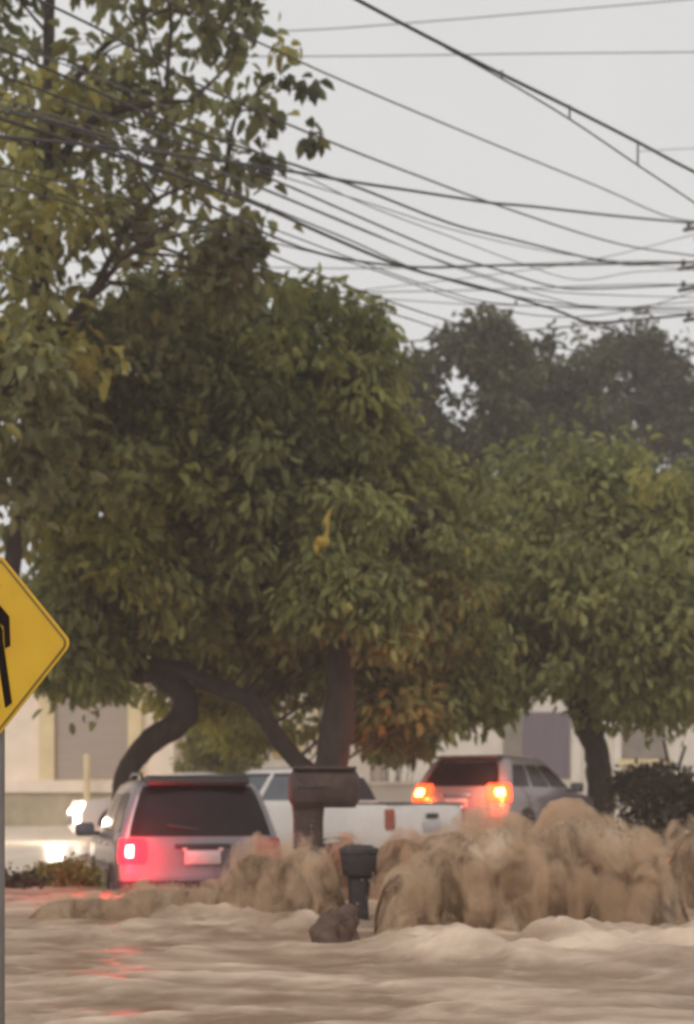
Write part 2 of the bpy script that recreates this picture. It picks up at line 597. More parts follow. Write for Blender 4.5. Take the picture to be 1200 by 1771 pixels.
# drops and shreds of water flying off the crests
dv, df = [], []
for vv, cnt, nu_ in ((v1, 4500, 240), (v2, 2600, 240), (v3, 700, 240), (v4, 1500, 240)):
    nv_ = 96
    crest = []
    for i in range(nu_):
        col = vv[i * nv_:(i + 1) * nv_]
        t = max(col, key=lambda p: p[2])
        if t[2] > .12:
            crest.append(t)
    for _ in range(cnt):
        c0 = Vector(random.choice(crest))
        pl_ = .5 + 1.2 * max(0, noise.noise(Vector((c0.x * 2.5, 7, c0.z))) + .3)
        up = random.expovariate(1 / (.055 * pl_ * (.4 + c0.z)))
        p = c0 + Vector((random.gauss(0, .05 + up * .5), random.gauss(-.05, .16), up - random.random() * .12))
        r = random.choice((.0018, .002, .003, .003, .0045)) * random.uniform(.7, 1.3)
        ax = Vector((random.gauss(0, .5), random.gauss(0, .4), random.uniform(.3, 1.4))).normalized()
        st = random.uniform(1, 4)
        b = len(dv)
        o_ = ax.orthogonal().normalized()
        w_ = ax.cross(o_)
        dv += [p + ax * r * st, p - ax * r * st] + [p + (o_ * math.cos(a) + w_ * math.sin(a)) * r for a in (0, 2.09, 4.19)]
        for k in range(3):
            df += [(b, b + 2 + k, b + 2 + (k + 1) % 3), (b + 1, b + 2 + (k + 1) % 3, b + 2 + k)]
sp = attr_mesh('water_spray', [tuple(p) for p in dv], df, M['surge'], {'foam': [.42] * len(dv)})
tag(sp, 'fine brown drops flying off the breaking waves', 'spray', kind='stuff')
sp.data.attributes.new('thin', 'FLOAT', 'POINT')


# ------------------------------------------------------------------ vehicles
class Body:
    """stack of rounded horizontal slices: (z, x_rear, x_front, half_width)"""

    def __init__(s, sl, rc=.16, bow=.05):
        s.sl, s.rc, s.bow = sl, rc, bow

    def at(s, z):
        a = s.sl
        if z <= a[0][0]:
            return a[0][1:]
        for i in range(len(a) - 1):
            if a[i][0] <= z <= a[i + 1][0]:
                t = (z - a[i][0]) / max(1e-6, a[i + 1][0] - a[i][0])
                return tuple(a[i][k] + (a[i + 1][k] - a[i][k]) * t for k in (1, 2, 3))
        return a[-1][1:]

    def pt(s, z, p):
        side = 1 if p >= 0 else -1
        p = abs(p)
        xr, xf, w = s.at(z)
        rc = min(s.rc, w * .6, (xf - xr) * .3)
        bw = s.bow
        yy = w - rc
        if p <= 1:
            x, y = xr + bw * p * p, p * yy
        elif p <= 2:
            a = (p - 1) * math.pi / 2
            x, y = xr + bw * (2 - p) + rc - rc * math.cos(a), yy + rc * math.sin(a)
        elif p <= 3:
            x, y = xr + rc + (xf - xr - 2 * rc) * (p - 2), w + .02 * math.sin((p - 2) * math.pi)
        elif p <= 4:
            a = (p - 3) * math.pi / 2
            x, y = xf - rc + rc * math.sin(a) - 1.8 * bw * (p - 3), yy + rc * math.cos(a)
        else:
            x, y = xf - 1.8 * bw * (5 - p) ** 2, (5 - p) * yy
        return Vector((x, side * y, z))

    def nrm(s, z, p):
        e = .02
        a = s.pt(z, p + e) - s.pt(z, p - e)
        b = s.pt(z + e, p) - s.pt(z - e, p)
        n = a.cross(b)
        if n.length < 1e-9:
            return Vector((-1, 0, 0))
        n.normalize()
        c = s.pt(z, p)
        if n.dot(Vector((c.x, c.y, 0)) - Vector((c.x * .8, 0, 0))) < 0:
            n = -n
        return n

    def mesh(s):
        mb = MB()
        ps = [0, .35, .7, 1, 1.25, 1.5, 1.75, 2, 2.2, 2.4, 2.6, 2.8, 3, 3.25, 3.5, 3.75, 4, 4.35, 4.7, 5]
        ring = ps + [-p for p in reversed(ps[1:-1])]
        zs = []
        for i in range(len(s.sl) - 1):
            a, b = s.sl[i][0], s.sl[i + 1][0]
            n = 3 if b - a > .15 else 1
            zs += [a + (b - a) * k / n for k in range(n)]
        zs.append(s.sl[-1][0])
        mb.loft([[s.pt(z, p) for p in ring] for z in zs])
        return mb

    def patch(s, z0, z1, p0, p1, off=.006, back=.02, nz=6, npp=10, rnd=.06, mb=None, z1b=None):
        """a panel lying on the body between two heights and two perimeter stations"""
        mb = mb or MB()
        F_, B_ = [], []
        for i in range(nz + 1):
            t = i / nz
            k = 1 - rnd * abs(2 * t - 1) ** 6
            rf, rb = [], []
            for j in range(npp + 1):
                c = (p0 + p1) / 2
                p = c + (p0 + (p1 - p0) * j / npp - c) * k
                zt = z1 if z1b is None else z1 + (z1b - z1) * j / npp
                z = z0 + (zt - z0) * t
                q, n = s.pt(z, p), s.nrm(z, p)
                rf.append(q + n * off)
                rb.append(q - n * back)
            F_.append(rf)
            B_.append(rb)
        w = npp + 1
        vs = [p for r in F_ for p in r] + [p for r in B_ for p in r]
        o = w * (nz + 1)
        fs = []
        for i in range(nz):
            for j in range(npp):
                a = i * w + j
                fs.append((a, a + 1, a + w + 1, a + w))
        edge = [j for j in range(w)] + [i * w + w - 1 for i in range(1, nz + 1)] + [nz * w + j for j in range(w - 2, -1, -1)] + [i * w for i in range(nz - 1, 0, -1)]
        for k in range(len(edge)):
            a, b = edge[k], edge[(k + 1) % len(edge)]
            fs.append((a, b, b + o, a + o))
        return mb.add(vs, fs)


def wheel(parent, x, y, r=.34, w=.22):
    t = MB()
    sg = 1 if y > 0 else -1
    t.lathe([(r * .62, -w / 2), (r * .93, -w / 2), (r, -w * .36), (r, w * .36), (r * .93, w / 2), (r * .62, w / 2)], (x, y, r), 'Y', 28)
    o = t.build('wheel', M['rubber'], parent)
    m = MB()
    yy = y + sg * w * .42
    m.lathe([(r * .63, -.015), (r * .63, .015)], (x, yy, r), 'Y', 28)
    for k in range(5):
        a = k * 2 * math.pi / 5
        m.box((x + math.cos(a) * r * .33, yy + sg * .022, r + math.sin(a) * r * .33), (r * .55, .02, .06), 0, 0, 0, 0, -a)
    m.lathe([(r * .16, -.02), (r * .14, .035)], (x, yy, r), 'Y', 14)
    m.build('rim', M['rim'], o)
    return o


def arch(parent, body, x, r=.40):
    """dark wheel-arch lips on both flanks"""
    for sg in (1, -1):
        mb = MB()
        w = max(body.at(.6)[2], body.at(.4)[2]) + .012
        rings = []
        for k in range(15):
            a = math.pi * k / 14
            rings.append([Vector((x + math.cos(a) * rr, sg * yy, .34 + math.sin(a) * rr)) for rr, yy in ((r - .07, w - .05), (r - .07, w + .015), (r + .03, w + .015), (r + .03, w - .05))])
        mb.loft(rings)
        # dark well
        mb.add([Vector((x, sg * (w - .002), .34))] + [Vector((x + math.cos(math.pi * k / 14) * (r - .06), sg * (w - .002), .34 + math.sin(math.pi * k / 14) * (r - .06))) for k in range(15)],
               [(0, k, k + 1) for k in range(1, 15)])
        mb.build('wheel_arch', M['trim'], parent)


def mirror(parent, body, x, z, sg, m):
    w = body.at(z)[2]
    mb = MB()
    mb.box((x, sg * (w + .05), z - .03), (.06, .14, .05), 0, .015)
    mb.box((x + .02, sg * (w + .2), z + .02), (.11, .25, .17), sg * .1, .045)
    o = mb.build('wing_mirror', m, parent)
    g = MB()
    g.box((x - .04, sg * (w + .2), z + .02), (.008, .2, .125), sg * .1, .003)
    g.build('mirror_glass', M['glass_clear'], o)


def plate(parent, x, z, w=.40, h=.15, chars='K7 4J2'):
    mb = MB()
    mb.box((x - .012, 0, z), (.016, w, h), 0, .006)
    o = mb.build('number_plate', M['plate'], parent)
    return o


def point(parent, loc, col, power, r=.05):
    ld = bpy.data.lights.new('lamp_glow', 'POINT')
    ld.color, ld.energy, ld.shadow_soft_size = col, power, r
    o = bpy.data.objects.new('lamp_glow', ld)
    C.objects.link(o)
    o.parent = parent
    o.location = loc
    return o


def tail_lamp(parent, body, z0, z1, p0, p1, lens, core=None, cz=None, cp=None):
    o = body.patch(z0, z1, p0, p1, .022, .02, 6, 8, .12).build('tail_light', lens, parent)
    if core:
        body.patch(cz[0], cz[1], cp[0], cp[1], .034, .0, 5, 6, .2).build('bulb', core, o)
    return o


# --- silver estate at the left, braking
b = Body([(.22, -2.12, 2.12, .80), (.34, -2.30, 2.25, .885), (.58, -2.33, 2.30, .905), (.70, -2.29, 2.29, .91), (.98, -2.27, 2.22, .90), (1.03, -2.25, 1.75, .895), (1.07, -2.24, 1.12, .885),
          (1.12, -2.22, 1.00, .87), (1.35, -2.12, .68, .805), (1.60, -2.00, .36, .72), (1.68, -1.93, .22, .68), (1.73, -1.80, .05, .60), (1.755, -1.5, -.2, .42)], .15, .06)
rear = Vector((PX(350, 15.3), 15.3, 0))
hd = math.radians(14.5)
c = rear + Vector((-math.sin(hd), math.cos(hd), 0)) * 2.3
suv = tag(empty('estate_car', (c.x, c.y, -.45), math.pi / 2 + hd), 'silver estate car with one red tail light glowing and a black rear window', 'car')
b.mesh().build('body', M['paint_silver'], suv, 40)
rw = b.patch(1.09, 1.64, -1.3, 1.3, .010, .02, 8, 20, .04).build('rear_window', M['glass'], suv)
tag(rw, 'black tinted rear window')
sp_ = MB()
sp_.box((-1.90, 0, 1.715), (.34, 1.16, .07), 0, .034, 0, 0, math.radians(-8))
sp_.build('roof_spoiler', M['trim'], suv)
wp = MB()
wp.box((-2.20, .06, 1.17), (.02, .62, .022), 0, .006, 0, math.radians(8))
wp.build('wiper', M['trim'], rw)
for sg in (1, -1):
    for p0, p1 in ((2.05, 2.30), (2.34, 2.62), (2.66, 2.95)):
        b.patch(1.13, 1.57, sg * p0, sg * p1, .006, .015, 5, 8, .05).build('side_window', M['glass'], suv)
b.patch(1.14, 1.60, 4.0, 5.0, .006, .015, 5, 8, .03).build('windscreen', M['glass'], suv)
tl = tail_lamp(suv, b, .80, 1.06, .80, 1.75, M['red_lens'], M['red_bulb'], (.865, .985), (1.0, 1.32))
tag(tl, 'tail light glowing bright red')
tail_lamp(suv, b, .80, 1.06, -.80, -1.75, M['red_off'])
b.patch(.40, .60, -1.9, 1.9, .03, .03, 4, 22, .02).build('rear_bumper', M['trim'], suv)
tg = b.patch(.64, 1.06, -.72, .72, .006, .02, 6, 12, .03).build('tailgate', M['paint_silver'], suv)
gh = MB()
gh.box((-2.325, 0, .985), (.03, .62, .05), 0, .01)
gh.build('handle', M['trim'], tg)
plate(suv, -2.315, .86)
for y in (-.2, .2):
    k = MB()
    k.lathe([(.028, -.02), (.028, .0), (.012, .012)], (-2.318, y, .955), 'X', 12)
    k.build('plate_light', M['head_bulb'] if 0 else M['plate'], suv)
for x, y in ((-1.38, .80), (-1.38, -.80), (1.38, .80), (1.38, -.80)):
    wheel(suv, x, y)
arch(suv, b, -1.38)
arch(suv, b, 1.38)
mirror(suv, b, .72, 1.10, 1, M['trim'])
mirror(suv, b, .72, 1.10, -1, M['trim'])
for sg in (1, -1):
    r_ = MB()
    r_.tube([(-1.75, sg * .60, 1.735), (-1.6, sg * .60, 1.79), (-.5, sg * .58, 1.81), (.0, sg * .56, 1.76)], .02, 8)
    r_.build('roof_rail', M['trim'], suv)
    for x in (-.75, .25):
        dh = MB()
        dh.box((x, sg * .925, .98), (.2, .03, .035), 0, .01)
        dh.build('door_handle', M['chrome'], suv)
point(tl, (-2.52, .84, .93), (1, .018, .04), 70, .06)

# --- white double-cab pickup
b = Body([(.42, -2.45, 2.35, .80), (.55, -2.55, 2.52, .90), (.80, -2.58, 2.56, .93), (1.02, -2.57, 2.50, .925), (1.10, -2.56, 2.30, .92), (1.16, -2.55, 1.45, .91), (1.205, -2.54, 1.30, .905),
          (1.215, -.98, 1.26, .89), (1.45, -.90, .92, .80), (1.66, -.80, .60, .71), (1.73, -.70, .45, .66), (1.765, -.4, .2, .45)], .12, .03)
hd = math.radians(50)
corner = Vector((PX(676, 19.), 19., 0))
fw = Vector((-math.sin(hd), math.cos(hd), 0))
lf = Vector((-fw.y, fw.x, 0))
c = corner - lf * .93 + fw * 2.58
pk = tag(empty('pickup_truck', (c.x, c.y, -.22), math.pi / 2 + hd), 'white pickup truck standing across the flood behind the silver car', 'pickup truck')
b.mesh().build('body', M['paint_white'], pk, 40)
for sg in (1, -1):
    for p0, p1 in ((2.03, 2.40), (2.47, 2.93)):
        w_ = b.patch(1.27, 1.63, sg * p0, sg * p1, .006, .015, 5, 8, .05).build('side_window', M['glass_clear'], pk)
        t_ = MB()
        b.patch(1.632, 1.665, sg * p0, sg * p1, .012, .015, 1, 8, 0, t_)
        t_.build('drip_trim', M['trim'], w_)
b.patch(1.27, 1.66, 4.0, 5.0, .006, .015, 5, 8, .03).build('windscreen', M['glass'], pk)
b.patch(1.27, 1.62, -1.3, 1.3, .006, .015, 5, 12, .03).build('rear_window', M['glass'], pk)
tg = b.patch(.74, 1.17, -.86, .86, .008, .02, 6, 12, .02).build('tailgate', M['paint_white'], pk)
gh = MB()
gh.box((-2.60, 0, 1.05), (.03, .26, .07), 0, .01)
gh.build('handle', M['trim'], tg)
for sg in (1, -1):
    tail_lamp(pk, b, .86, 1.14, sg * 1.05, sg * 1.85, M['amber_off'])
bp_ = MB()
bp_.box((-2.66, 0, .60), (.16, 1.72, .17), 0, .04)
bp_.build('rear_bumper', M['chrome'], pk)
sk = MB()
for sg in (1, -1):
    sk.box((-.1, sg * .91, .44), (2.4, .10, .10), 0, .03)
sk.build('sill', M['trim'], pk)
plate(pk, -2.60, .90)
# dark bed rails and liner
rl = MB()
for sg in (1, -1):
    rl.box((-1.77, sg * .86, 1.222), (1.5, .09, .03), 0, .01)
rl.box((-2.50, 0, 1.222), (.08, 1.62, .03), 0, .01)
rl.build('bed_rail', M['trim'], pk)
ln = MB()
ln.box((-1.76, 0, 1.214), (1.42, 1.60, .008))
ln.build('bed_liner', M['trim'], pk)
for x, y in ((-1.55, .80), (-1.55, -.80), (1.60, .80), (1.60, -.80)):
    wheel(pk, x, y, .38, .25)
arch(pk, b, -1.55, .46)
arch(pk, b, 1.60, .46)
mirror(pk, b, .95, 1.24, 1, M['trim'])
mirror(pk, b, .95, 1.24, -1, M['trim'])

# --- grey hatchback with orange brake lights
b = Body([(.20, -2.0, 2.0, .80), (.34, -2.12, 2.12, .88), (.60, -2.15, 2.15, .905), (.92, -2.10, 2.10, .90), (.98, -2.08, 1.6, .89), (1.04, -2.06, 1.05, .875), (1.10, -2.04, .95, .86),
          (1.35, -1.86, .50, .78), (1.52, -1.72, .15, .71), (1.585, -1.60, 0, .66), (1.62, -1.35, -.2, .58), (1.635, -1.1, -.4, .4)], .2, .07)
hd = math.radians(-30)
rear = Vector((PX(790, 23.), 23., 0))
fw = Vector((-math.sin(hd), math.cos(hd), 0))
c = rear + fw * 2.12
hb = tag(empty('hatchback_car', (c.x, c.y, .19), math.pi / 2 + hd), 'grey hatchback with glowing orange tail lights behind the tallest wave', 'car')
b.mesh().build('body', M['paint_rose'], hb, 40)
b.patch(1.10, 1.50, -1.1, 1.1, .008, .02, 8, 16, .05).build('rear_window', M['glass'], hb)
for sg in (1, -1):
    for p0, p1 in ((2.02, 2.28), (2.33, 2.62), (2.66, 2.97)):
        b.patch(1.10, 1.47, sg * p0, sg * p1, .006, .015, 5, 8, .05).build('side_window', M['glass'], hb)
b.patch(1.10, 1.5, 4.0, 5.0, .006, .015, 5, 8, .03).build('windscreen', M['glass'], hb)
for sg in (1, -1):
    t_ = tail_lamp(hb, b, .84, 1.13, sg * .72, sg * 1.85, M['orange_lens'], M['orange_bulb'], (.93, 1.05), (sg * .95, sg * 1.4))
    point(t_, (-2.30, sg * .78, .99), (1, .12, .02), 80 if sg < 0 else 22, .06)
tg = b.patch(.66, 1.06, -.70, .70, .006, .02, 6, 12, .03).build('tailgate', M['paint_rose'], hb)
ch = MB()
ch.box((-2.125, 0, .94), (.03, .5, .04), 0, .01)
ch.build('chrome_strip', M['chrome'], tg)
plate(hb, -2.135, .82)
b.patch(.36, .60, -1.9, 1.9, .03, .03, 4, 22, .02).build('rear_bumper', M['paint_rose'], hb)
spl = MB()
spl.box((-1.66, 0, 1.60), (.26, 1.16, .035), 0, .015, 0, 0, math.radians(-6))
spl.build('roof_spoiler', M['trim'], hb)
for x, y in ((-1.3, .79), (-1.3, -.79), (1.3, .79), (1.3, -.79)):
    wheel(hb, x, y, .32, .2)
arch(hb, b, -1.3, .38)
arch(hb, b, 1.3, .38)
mirror(hb, b, .60, 1.08, 1, M['trim'])
mirror(hb, b, .60, 1.08, -1, M['trim'])

# --- pale saloon coming the other way with its headlights on
b = Body([(.20, -2.1, 2.1, .78), (.34, -2.2, 2.2, .86), (.62, -2.22, 2.2, .88), (.84, -2.18, 2.1, .87), (.90, -1.9, 1.5, .86), (.95, -1.7, .95, .84), (1.2, -1.35, .55, .74), (1.40, -1.0, .15, .64), (1.44, -.8, -.1, .5)], .22, .1)
hd = math.radians(107)
c = Vector((PX(302, 29.), 29.0, 0))
sa = tag(empty('saloon_car', (c.x, c.y, .21), math.pi / 2 + hd), 'pale car with headlights on, half hidden behind the crooked tree trunk', 'car')
b.mesh().build('body', M['paint_pale'], sa, 40)
b.patch(.97, 1.37, 4.0, 5.0, .006, .015, 5, 8, .03).build('windscreen', M['glass_clear'], sa)
b.patch(.97, 1.37, -5.0, -4.0, .006, .015, 5, 8, .03).build('windscreen', M['glass_clear'], sa)
b.patch(.97, 1.36, -1.1, 1.1, .006, .015, 5, 8, .03).build('rear_window', M['glass'], sa)
for sg in (1, -1):
    for p0, p1 in ((2.1, 2.45), (2.5, 2.93)):
        b.patch(.98, 1.34, sg * p0, sg * p1, .006, .015, 5, 8, .05).build('side_window', M['glass_clear'], sa)
    hl = b.patch(.62, .80, sg * 3.35, sg * 4.2, .02, .02, 5, 8, .15).build('headlight', M['head_bulb'], sa)
    fl = b.patch(.40, .50, sg * 3.6, sg * 4.15, .02, .02, 4, 6, .2).build('fog_light', M['head_bulb'], sa)
    point(hl, (2.45, sg * .62, .72), (1, .85, .68), 55, .06)
b.patch(.36, .58, -5, -4.4, .015, .02, 4, 8, .1).build('grille', M['trim'], sa)
b.patch(.36, .58, 4.4, 5, .015, .02, 4, 8, .1).build('grille', M['trim'], sa)
for x, y in ((-1.3, .77), (-1.3, -.77), (1.3, .77), (1.3, -.77)):
    wheel(sa, x, y, .31, .2)
arch(sa, b, -1.3, .37)
arch(sa, b, 1.3, .37)


# ------------------------------------------------------------------ sign
YS = 6.0
sc_ = P(-4, 1117, YS)
sg_ = tag(empty('warning_sign', (sc_.x, sc_.y, -.5)), 'yellow diamond warning sign with a black arrow on a grey post', 'traffic sign')
yaw = math.radians(-27)
ex = Vector((math.cos(yaw), math.sin(yaw), 0))
en = Vector((math.sin(yaw), -math.cos(yaw), 0))
zc = sc_.z + .5
post = MB()
post.tube([(-.010, .05, 0), (-.010, .05, zc + .34)], .028, 14)
post.build('post', M['galv'], sg_)


def face_fn(off):
    def fn(u, v, w):
        p = ex * u + Vector((0, 0, zc + v)) + en * (off + w)
        return p
    return fn


def rdiamond(r, rc, roll=math.radians(-1.2)):
    pts = []
    h = r / math.sqrt(2)
    for cx, cy, a0 in ((1, 1, 0), (-1, 1, 90), (-1, -1, 180), (1, -1, 270)):
        for k in range(6):
            a = math.radians(a0 + 90 * k / 5)
            x, y = cx * (h - rc) + rc * math.cos(a), cy * (h - rc) + rc * math.sin(a)
            t = math.radians(45) + roll
            pts.append((x * math.cos(t) - y * math.sin(t), x * math.sin(t) + y * math.cos(t)))
    return pts


R0 = .400
pl = MB()
pl.poly(rdiamond(R0, .038), .004, face_fn(-.004))
pan = pl.build('panel', M['sign_yellow'], sg_, 0)
# border ring
outr, inr = rdiamond(R0 - .016, .032), rdiamond(R0 - .029, .028)
br = MB()
fn = face_fn(.003)
n = len(outr)
br.add([fn(u, v, 0) for u, v in outr] + [fn(u, v, 0) for u, v in inr] + [fn(u, v, -.003) for u, v in outr] + [fn(u, v, -.003) for u, v in inr],
       [(i, (i + 1) % n, (i + 1) % n + n, i + n) for i in range(n)] + [(i, i + 2 * n, (i + 1) % n + 2 * n, (i + 1) % n) for i in range(n)])
br.build('border', M['sign_edge'], pan, 0)


def spx(px, py):       # a point of the arrow, measured on the panel
    return ((px + 4) / F * YS / math.cos(yaw), (1117 - py) / F * YS)


ar = MB()
for pts in ([(-22, 1062), (-4, 1042), (19, 1068), (21, 1118), (11, 1122), (8, 1085), (-3, 1074)],
            [(-22, 1062), (-3, 1074), (-16, 1100), (-30, 1108)],
            [(-6, 1066), (6, 1090), (7, 1110), (24, 1216), (12, 1224), (-4, 1130), (-9, 1085)]):
    k = len([0])
    ar.poly([spx(*p) for p in pts], .003 + .0012 * len(ar.f) / 9, face_fn(.0005))
ar.build('arrow', M['sign_black'], pan, 0)
for dz in (-.26, .26):
    bo_ = MB()
    q = face_fn(.004)(0, dz, 0)
    bo_.lathe([(.011, -.004), (.011, .003), (.006, .006)], (0, 0, 0), 'Z', 10)
    bo_.v = [tuple(q + ex * a_ + Vector((0, 0, b_)) + en * c_) for a_, b_, c_ in bo_.v]
    bo_.build('bolt', M['galv'], pan)
for dz in (-.18, .18):
    br2 = MB()
    br2.box(Vector((0, 0, zc + dz)) - en * .019, (.07, .022, .03), yaw, .004)
    br2.build('bracket', M['galv'], sg_)


# ------------------------------------------------------------------ cabinet on a post, litter bin, debris
Yc = 13.6
ca = tag(empty('utility_box', (PX(533, Yc), Yc, -.45)), 'brown metal box on a thick post, standing in front of the white pickup', 'utility box')
s_ = Yc / F
cz0, cz1 = .45 + H + (HZ - 1397) * s_, .45 + H + (HZ - 1331) * s_
mb = MB()
mb.box((27 * s_, 0, (cz0 + cz1) / 2), (122 * s_, .36, cz1 - cz0), .06, .075)
bx = mb.build('cabinet', M['rust'], ca)
d_ = MB()
d_.box((10 * s_, -.19, (cz0 + cz1) / 2 - .0), (62 * s_, .012, (cz1 - cz0) * .72), .06, .005)
dr = d_.build('door', M['rust'], bx)
d_ = MB()
d_.box((10 * s_, -.20, (cz0 + cz1) / 2 + .01), (54 * s_, .01, .018), .06, .003)
d_.build('handle', M['trim'], dr)
lid = MB()
lid.box((27 * s_, 0, cz1 + .012), (110 * s_, .40, .03), .06, .012)
lid.build('lid', M['rust'], ca)
pm = MB()
rr = []
for z, k in ((0, 1.15), (.5, 1.0), (cz0 - .12, .96), (cz0 - .02, 1.02), (cz0 + .02, 1.05)):
    rr.append([Vector((math.copysign(abs(math.cos(a)) ** .5, math.cos(a)) * 27 * s_ * k, math.copysign(abs(math.sin(a)) ** .5, math.sin(a)) * .13 * k, z)) for a in [2 * math.pi * (q + .5) / 20 for q in range(20)]])
pm.loft(rr)
pm.build('post', M['rust'], ca)

Yb = 11.9
s_ = Yb / F
bn = tag(empty('litter_bin', (PX(620, Yb), Yb, -.45)), 'dark litter bin on a short pole between the two brown waves', 'bin')
zt, zm = .45 + H + (HZ - 1466) * s_, .45 + H + (HZ - 1535) * s_
def rough_box(levels, seed):
    """squarish, dented sleeve: (z, half width, half depth, x shift)"""
    rings = []
    for z, hx, hy, dx in levels:
        ring = []
        for q_ in range(24):
            a_ = 2 * math.pi * (q_ + .5) / 24
            cx_, sy_ = math.cos(a_), math.sin(a_)
            k_ = 1 + .09 * noise.noise(Vector((cx_ * 1.5, sy_ * 1.5, z * 5 + seed)))
            ring.append(Vector((dx + math.copysign(abs(cx_) ** .55, cx_) * hx * k_, math.copysign(abs(sy_) ** .55, sy_) * hy * k_, z)))
        rings.append(ring)
    m_ = MB()
    m_.loft(rings)
    return m_


zk = .45 + H + (HZ - 1514) * s_
bd = rough_box([(zk, .135, .12, .01), (zk + .02, .15, .13, .01), (zt - .05, .158, .14, 0), (zt - .045, .168, .15, 0), (zt - .005, .168, .15, 0), (zt, .155, .14, 0)], 2.).build('container', M['bin'], bn)
rough_box([(zt + .001, .14, .12, 0), (zt + .02, .12, .10, 0), (zt + .025, .05, .04, 0)], 5.).build('lid', M['bin'], bd)
rough_box([(0, .13, .11, -.03), (.4, .10, .09, -.01), (.62, .085, .08, .0), (zk - .10, .095, .085, .005), (zk - .01, .10, .09, .01)], 7.).build('pole', M['bin'], bn)

dbv = MB()
Yd = 9.9
ctr = P(592, 1606, Yd)
dbv.tube(catmull([ctr + Vector((-.10, 0, -.16)), ctr + Vector((-.05, .02, -.02)), ctr + Vector((.03, .0, .06)), ctr + Vector((.08, .03, .15))], 5), lerp_list([.17, .15, .12, .05], 5), 14, 0, .9)
rd = random.Random(5)
for k in range(12):
    a_, l_ = rd.uniform(-1, 1), rd.uniform(.07, .15)
    p0 = ctr + Vector((rd.uniform(-.13, .10), rd.uniform(-.10, .10), rd.uniform(-.16, .0)))
    dr_ = Vector((.35 * a_ + .12, rd.uniform(-.4, .4), rd.uniform(.25, 1.0))).normalized()
    dbv.tube(catmull([p0 - dr_ * .08, p0 + dr_ * l_ * .5 + Vector((rd.uniform(-.03, .03), 0, rd.uniform(-.02, .02))), p0 + dr_ * l_], 3), lerp_list([.06, .055, .03], 3), 8, 0, .7)
deb = dbv.build('driftwood', M['debris'], None)
tag(deb, 'dark brown clump of sodden branches at the foot of the litter bin', 'driftwood')


# ------------------------------------------------------------------ trees
def leaves(clumps, size, m, name, parent, per, droop=.6, aspect=.45, spread=.42, age_fn=None, flat=.75):
    """leaf blades gathered into clumps through the crown"""
    n = len(clumps) * per
    cc = np.repeat(np.array([c[:3] for c in clumps]), per, 0)
    rad = np.repeat(np.array([c[3] for c in clumps]), per)
    ctint = np.repeat(np.array([c[4] for c in clumps]), per)
    d = rng.normal(size=(n, 3))
    d[:, 2] *= flat
    p = cc + d * (rad * spread)[:, None]
    out = d / (np.linalg.norm(d, axis=1, keepdims=True) + 1e-6)
    t = out * .7 + rng.normal(size=(n, 3)) * .55 + np.array([0, 0, -droop])
    t /= np.linalg.norm(t, axis=1, keepdims=True) + 1e-6
    r = rng.normal(size=(n, 3))
    nrm = np.array([0, 0, 1.0]) * .8 + r * .7
    side = np.cross(t, nrm)
    side /= np.linalg.norm(side, axis=1, keepdims=True) + 1e-6
    up = np.cross(side, t)
    L_ = size * rng.uniform(.55, 1.25, n)[:, None]
    W_ = L_ * aspect * rng.uniform(.8, 1.2, n)[:, None]
    fold = up * W_ * .28
    bend = up * L_ * -.10
    v = np.stack([p, p + t * L_ * .33 + side * W_ * .5 + fold, p + t * L_ * .72 + side * W_ * .42 + fold + bend, p + t * L_ + bend * 2.2,
                  p + t * L_ * .72 - side * W_ * .42 + fold + bend, p + t * L_ * .33 - side * W_ * .5 + fold], 1).reshape(-1, 3)
    me = bpy.data.meshes.new(name)
    me.vertices.add(n * 6)
    me.vertices.foreach_set('co', v.astype(np.float32).ravel())
    base = (np.arange(n) * 6)[:, None]
    q = np.concatenate([base + np.array([[0, 1, 2, 3]]), base + np.array([[0, 3, 4, 5]])], 1).reshape(-1)
    me.loops.add(n * 8)
    me.loops.foreach_set('vertex_index', q.astype(np.int32))
    me.polygons.add(n * 2)
    me.polygons.foreach_set('loop_start', (np.arange(n * 2) * 4).astype(np.int32))
    me.update(calc_edges=True)
    me.materials.append(m)
    tint = np.clip(ctint * 1.25 + rng.normal(0, .12, n) - .10, 0, 1)
    age = np.zeros(n)
    if age_fn:
        ca_ = np.repeat(np.array([age_fn(c) for c in clumps]), per)
        age = np.clip(ca_ + rng.normal(0, .15, n) * (ca_ > .05), 0, 1)
    age = np.where(rng.random(n) < .03, np.maximum(age, rng.uniform(.3, .9, n)), age)
    for k, a in (('tint', tint), ('age', age)):
        at = me.attributes.new(k, 'FLOAT', 'POINT')
        at.data.foreach_set('value', np.repeat(a, 6).astype(np.float32))
    o = bpy.data.objects.new(name, me)
    C.objects.link(o)
    o.parent = parent
    return o


def lobe_clumps(lobes, rad, seed=0, hole=-.22, hf=.75):
    """lobes: (px, py, Y, rx px, ry px, depth m, count)"""
    out = []
    rg = random.Random(seed)
    for px, py, Y, rx, ry, dp, cnt in lobes:
        c0 = P(px, py, Y)
        ax, az = rx * Y / F, ry * Y / F
        lt = rg.uniform(.3, .7)
        for _ in range(cnt):
            while True:
                q = Vector((rg.uniform(-1, 1), rg.uniform(-1, 1), rg.uniform(-1, 1)))
                if q.length <= 1:
                    break
            l = q.length
            q = q.normalized() * (l ** .55) if l > 0 else q
            q *= 1 + max(-.2, rg.gauss(0, .15))
            p = c0 + Vector((q.x * ax, q.y * dp, q.z * az))
            if hole is not None and fbm(p * hf + Vector((seed, 0, 0)), 2) < hole:
                continue
            t = .5 * lt + .35 * rg.random() + .25 * (fbm(p * .8, 2) + .3)
            out.append((p.x, p.y, p.z, rad * rg.uniform(.6, 1.35), t))
    return out


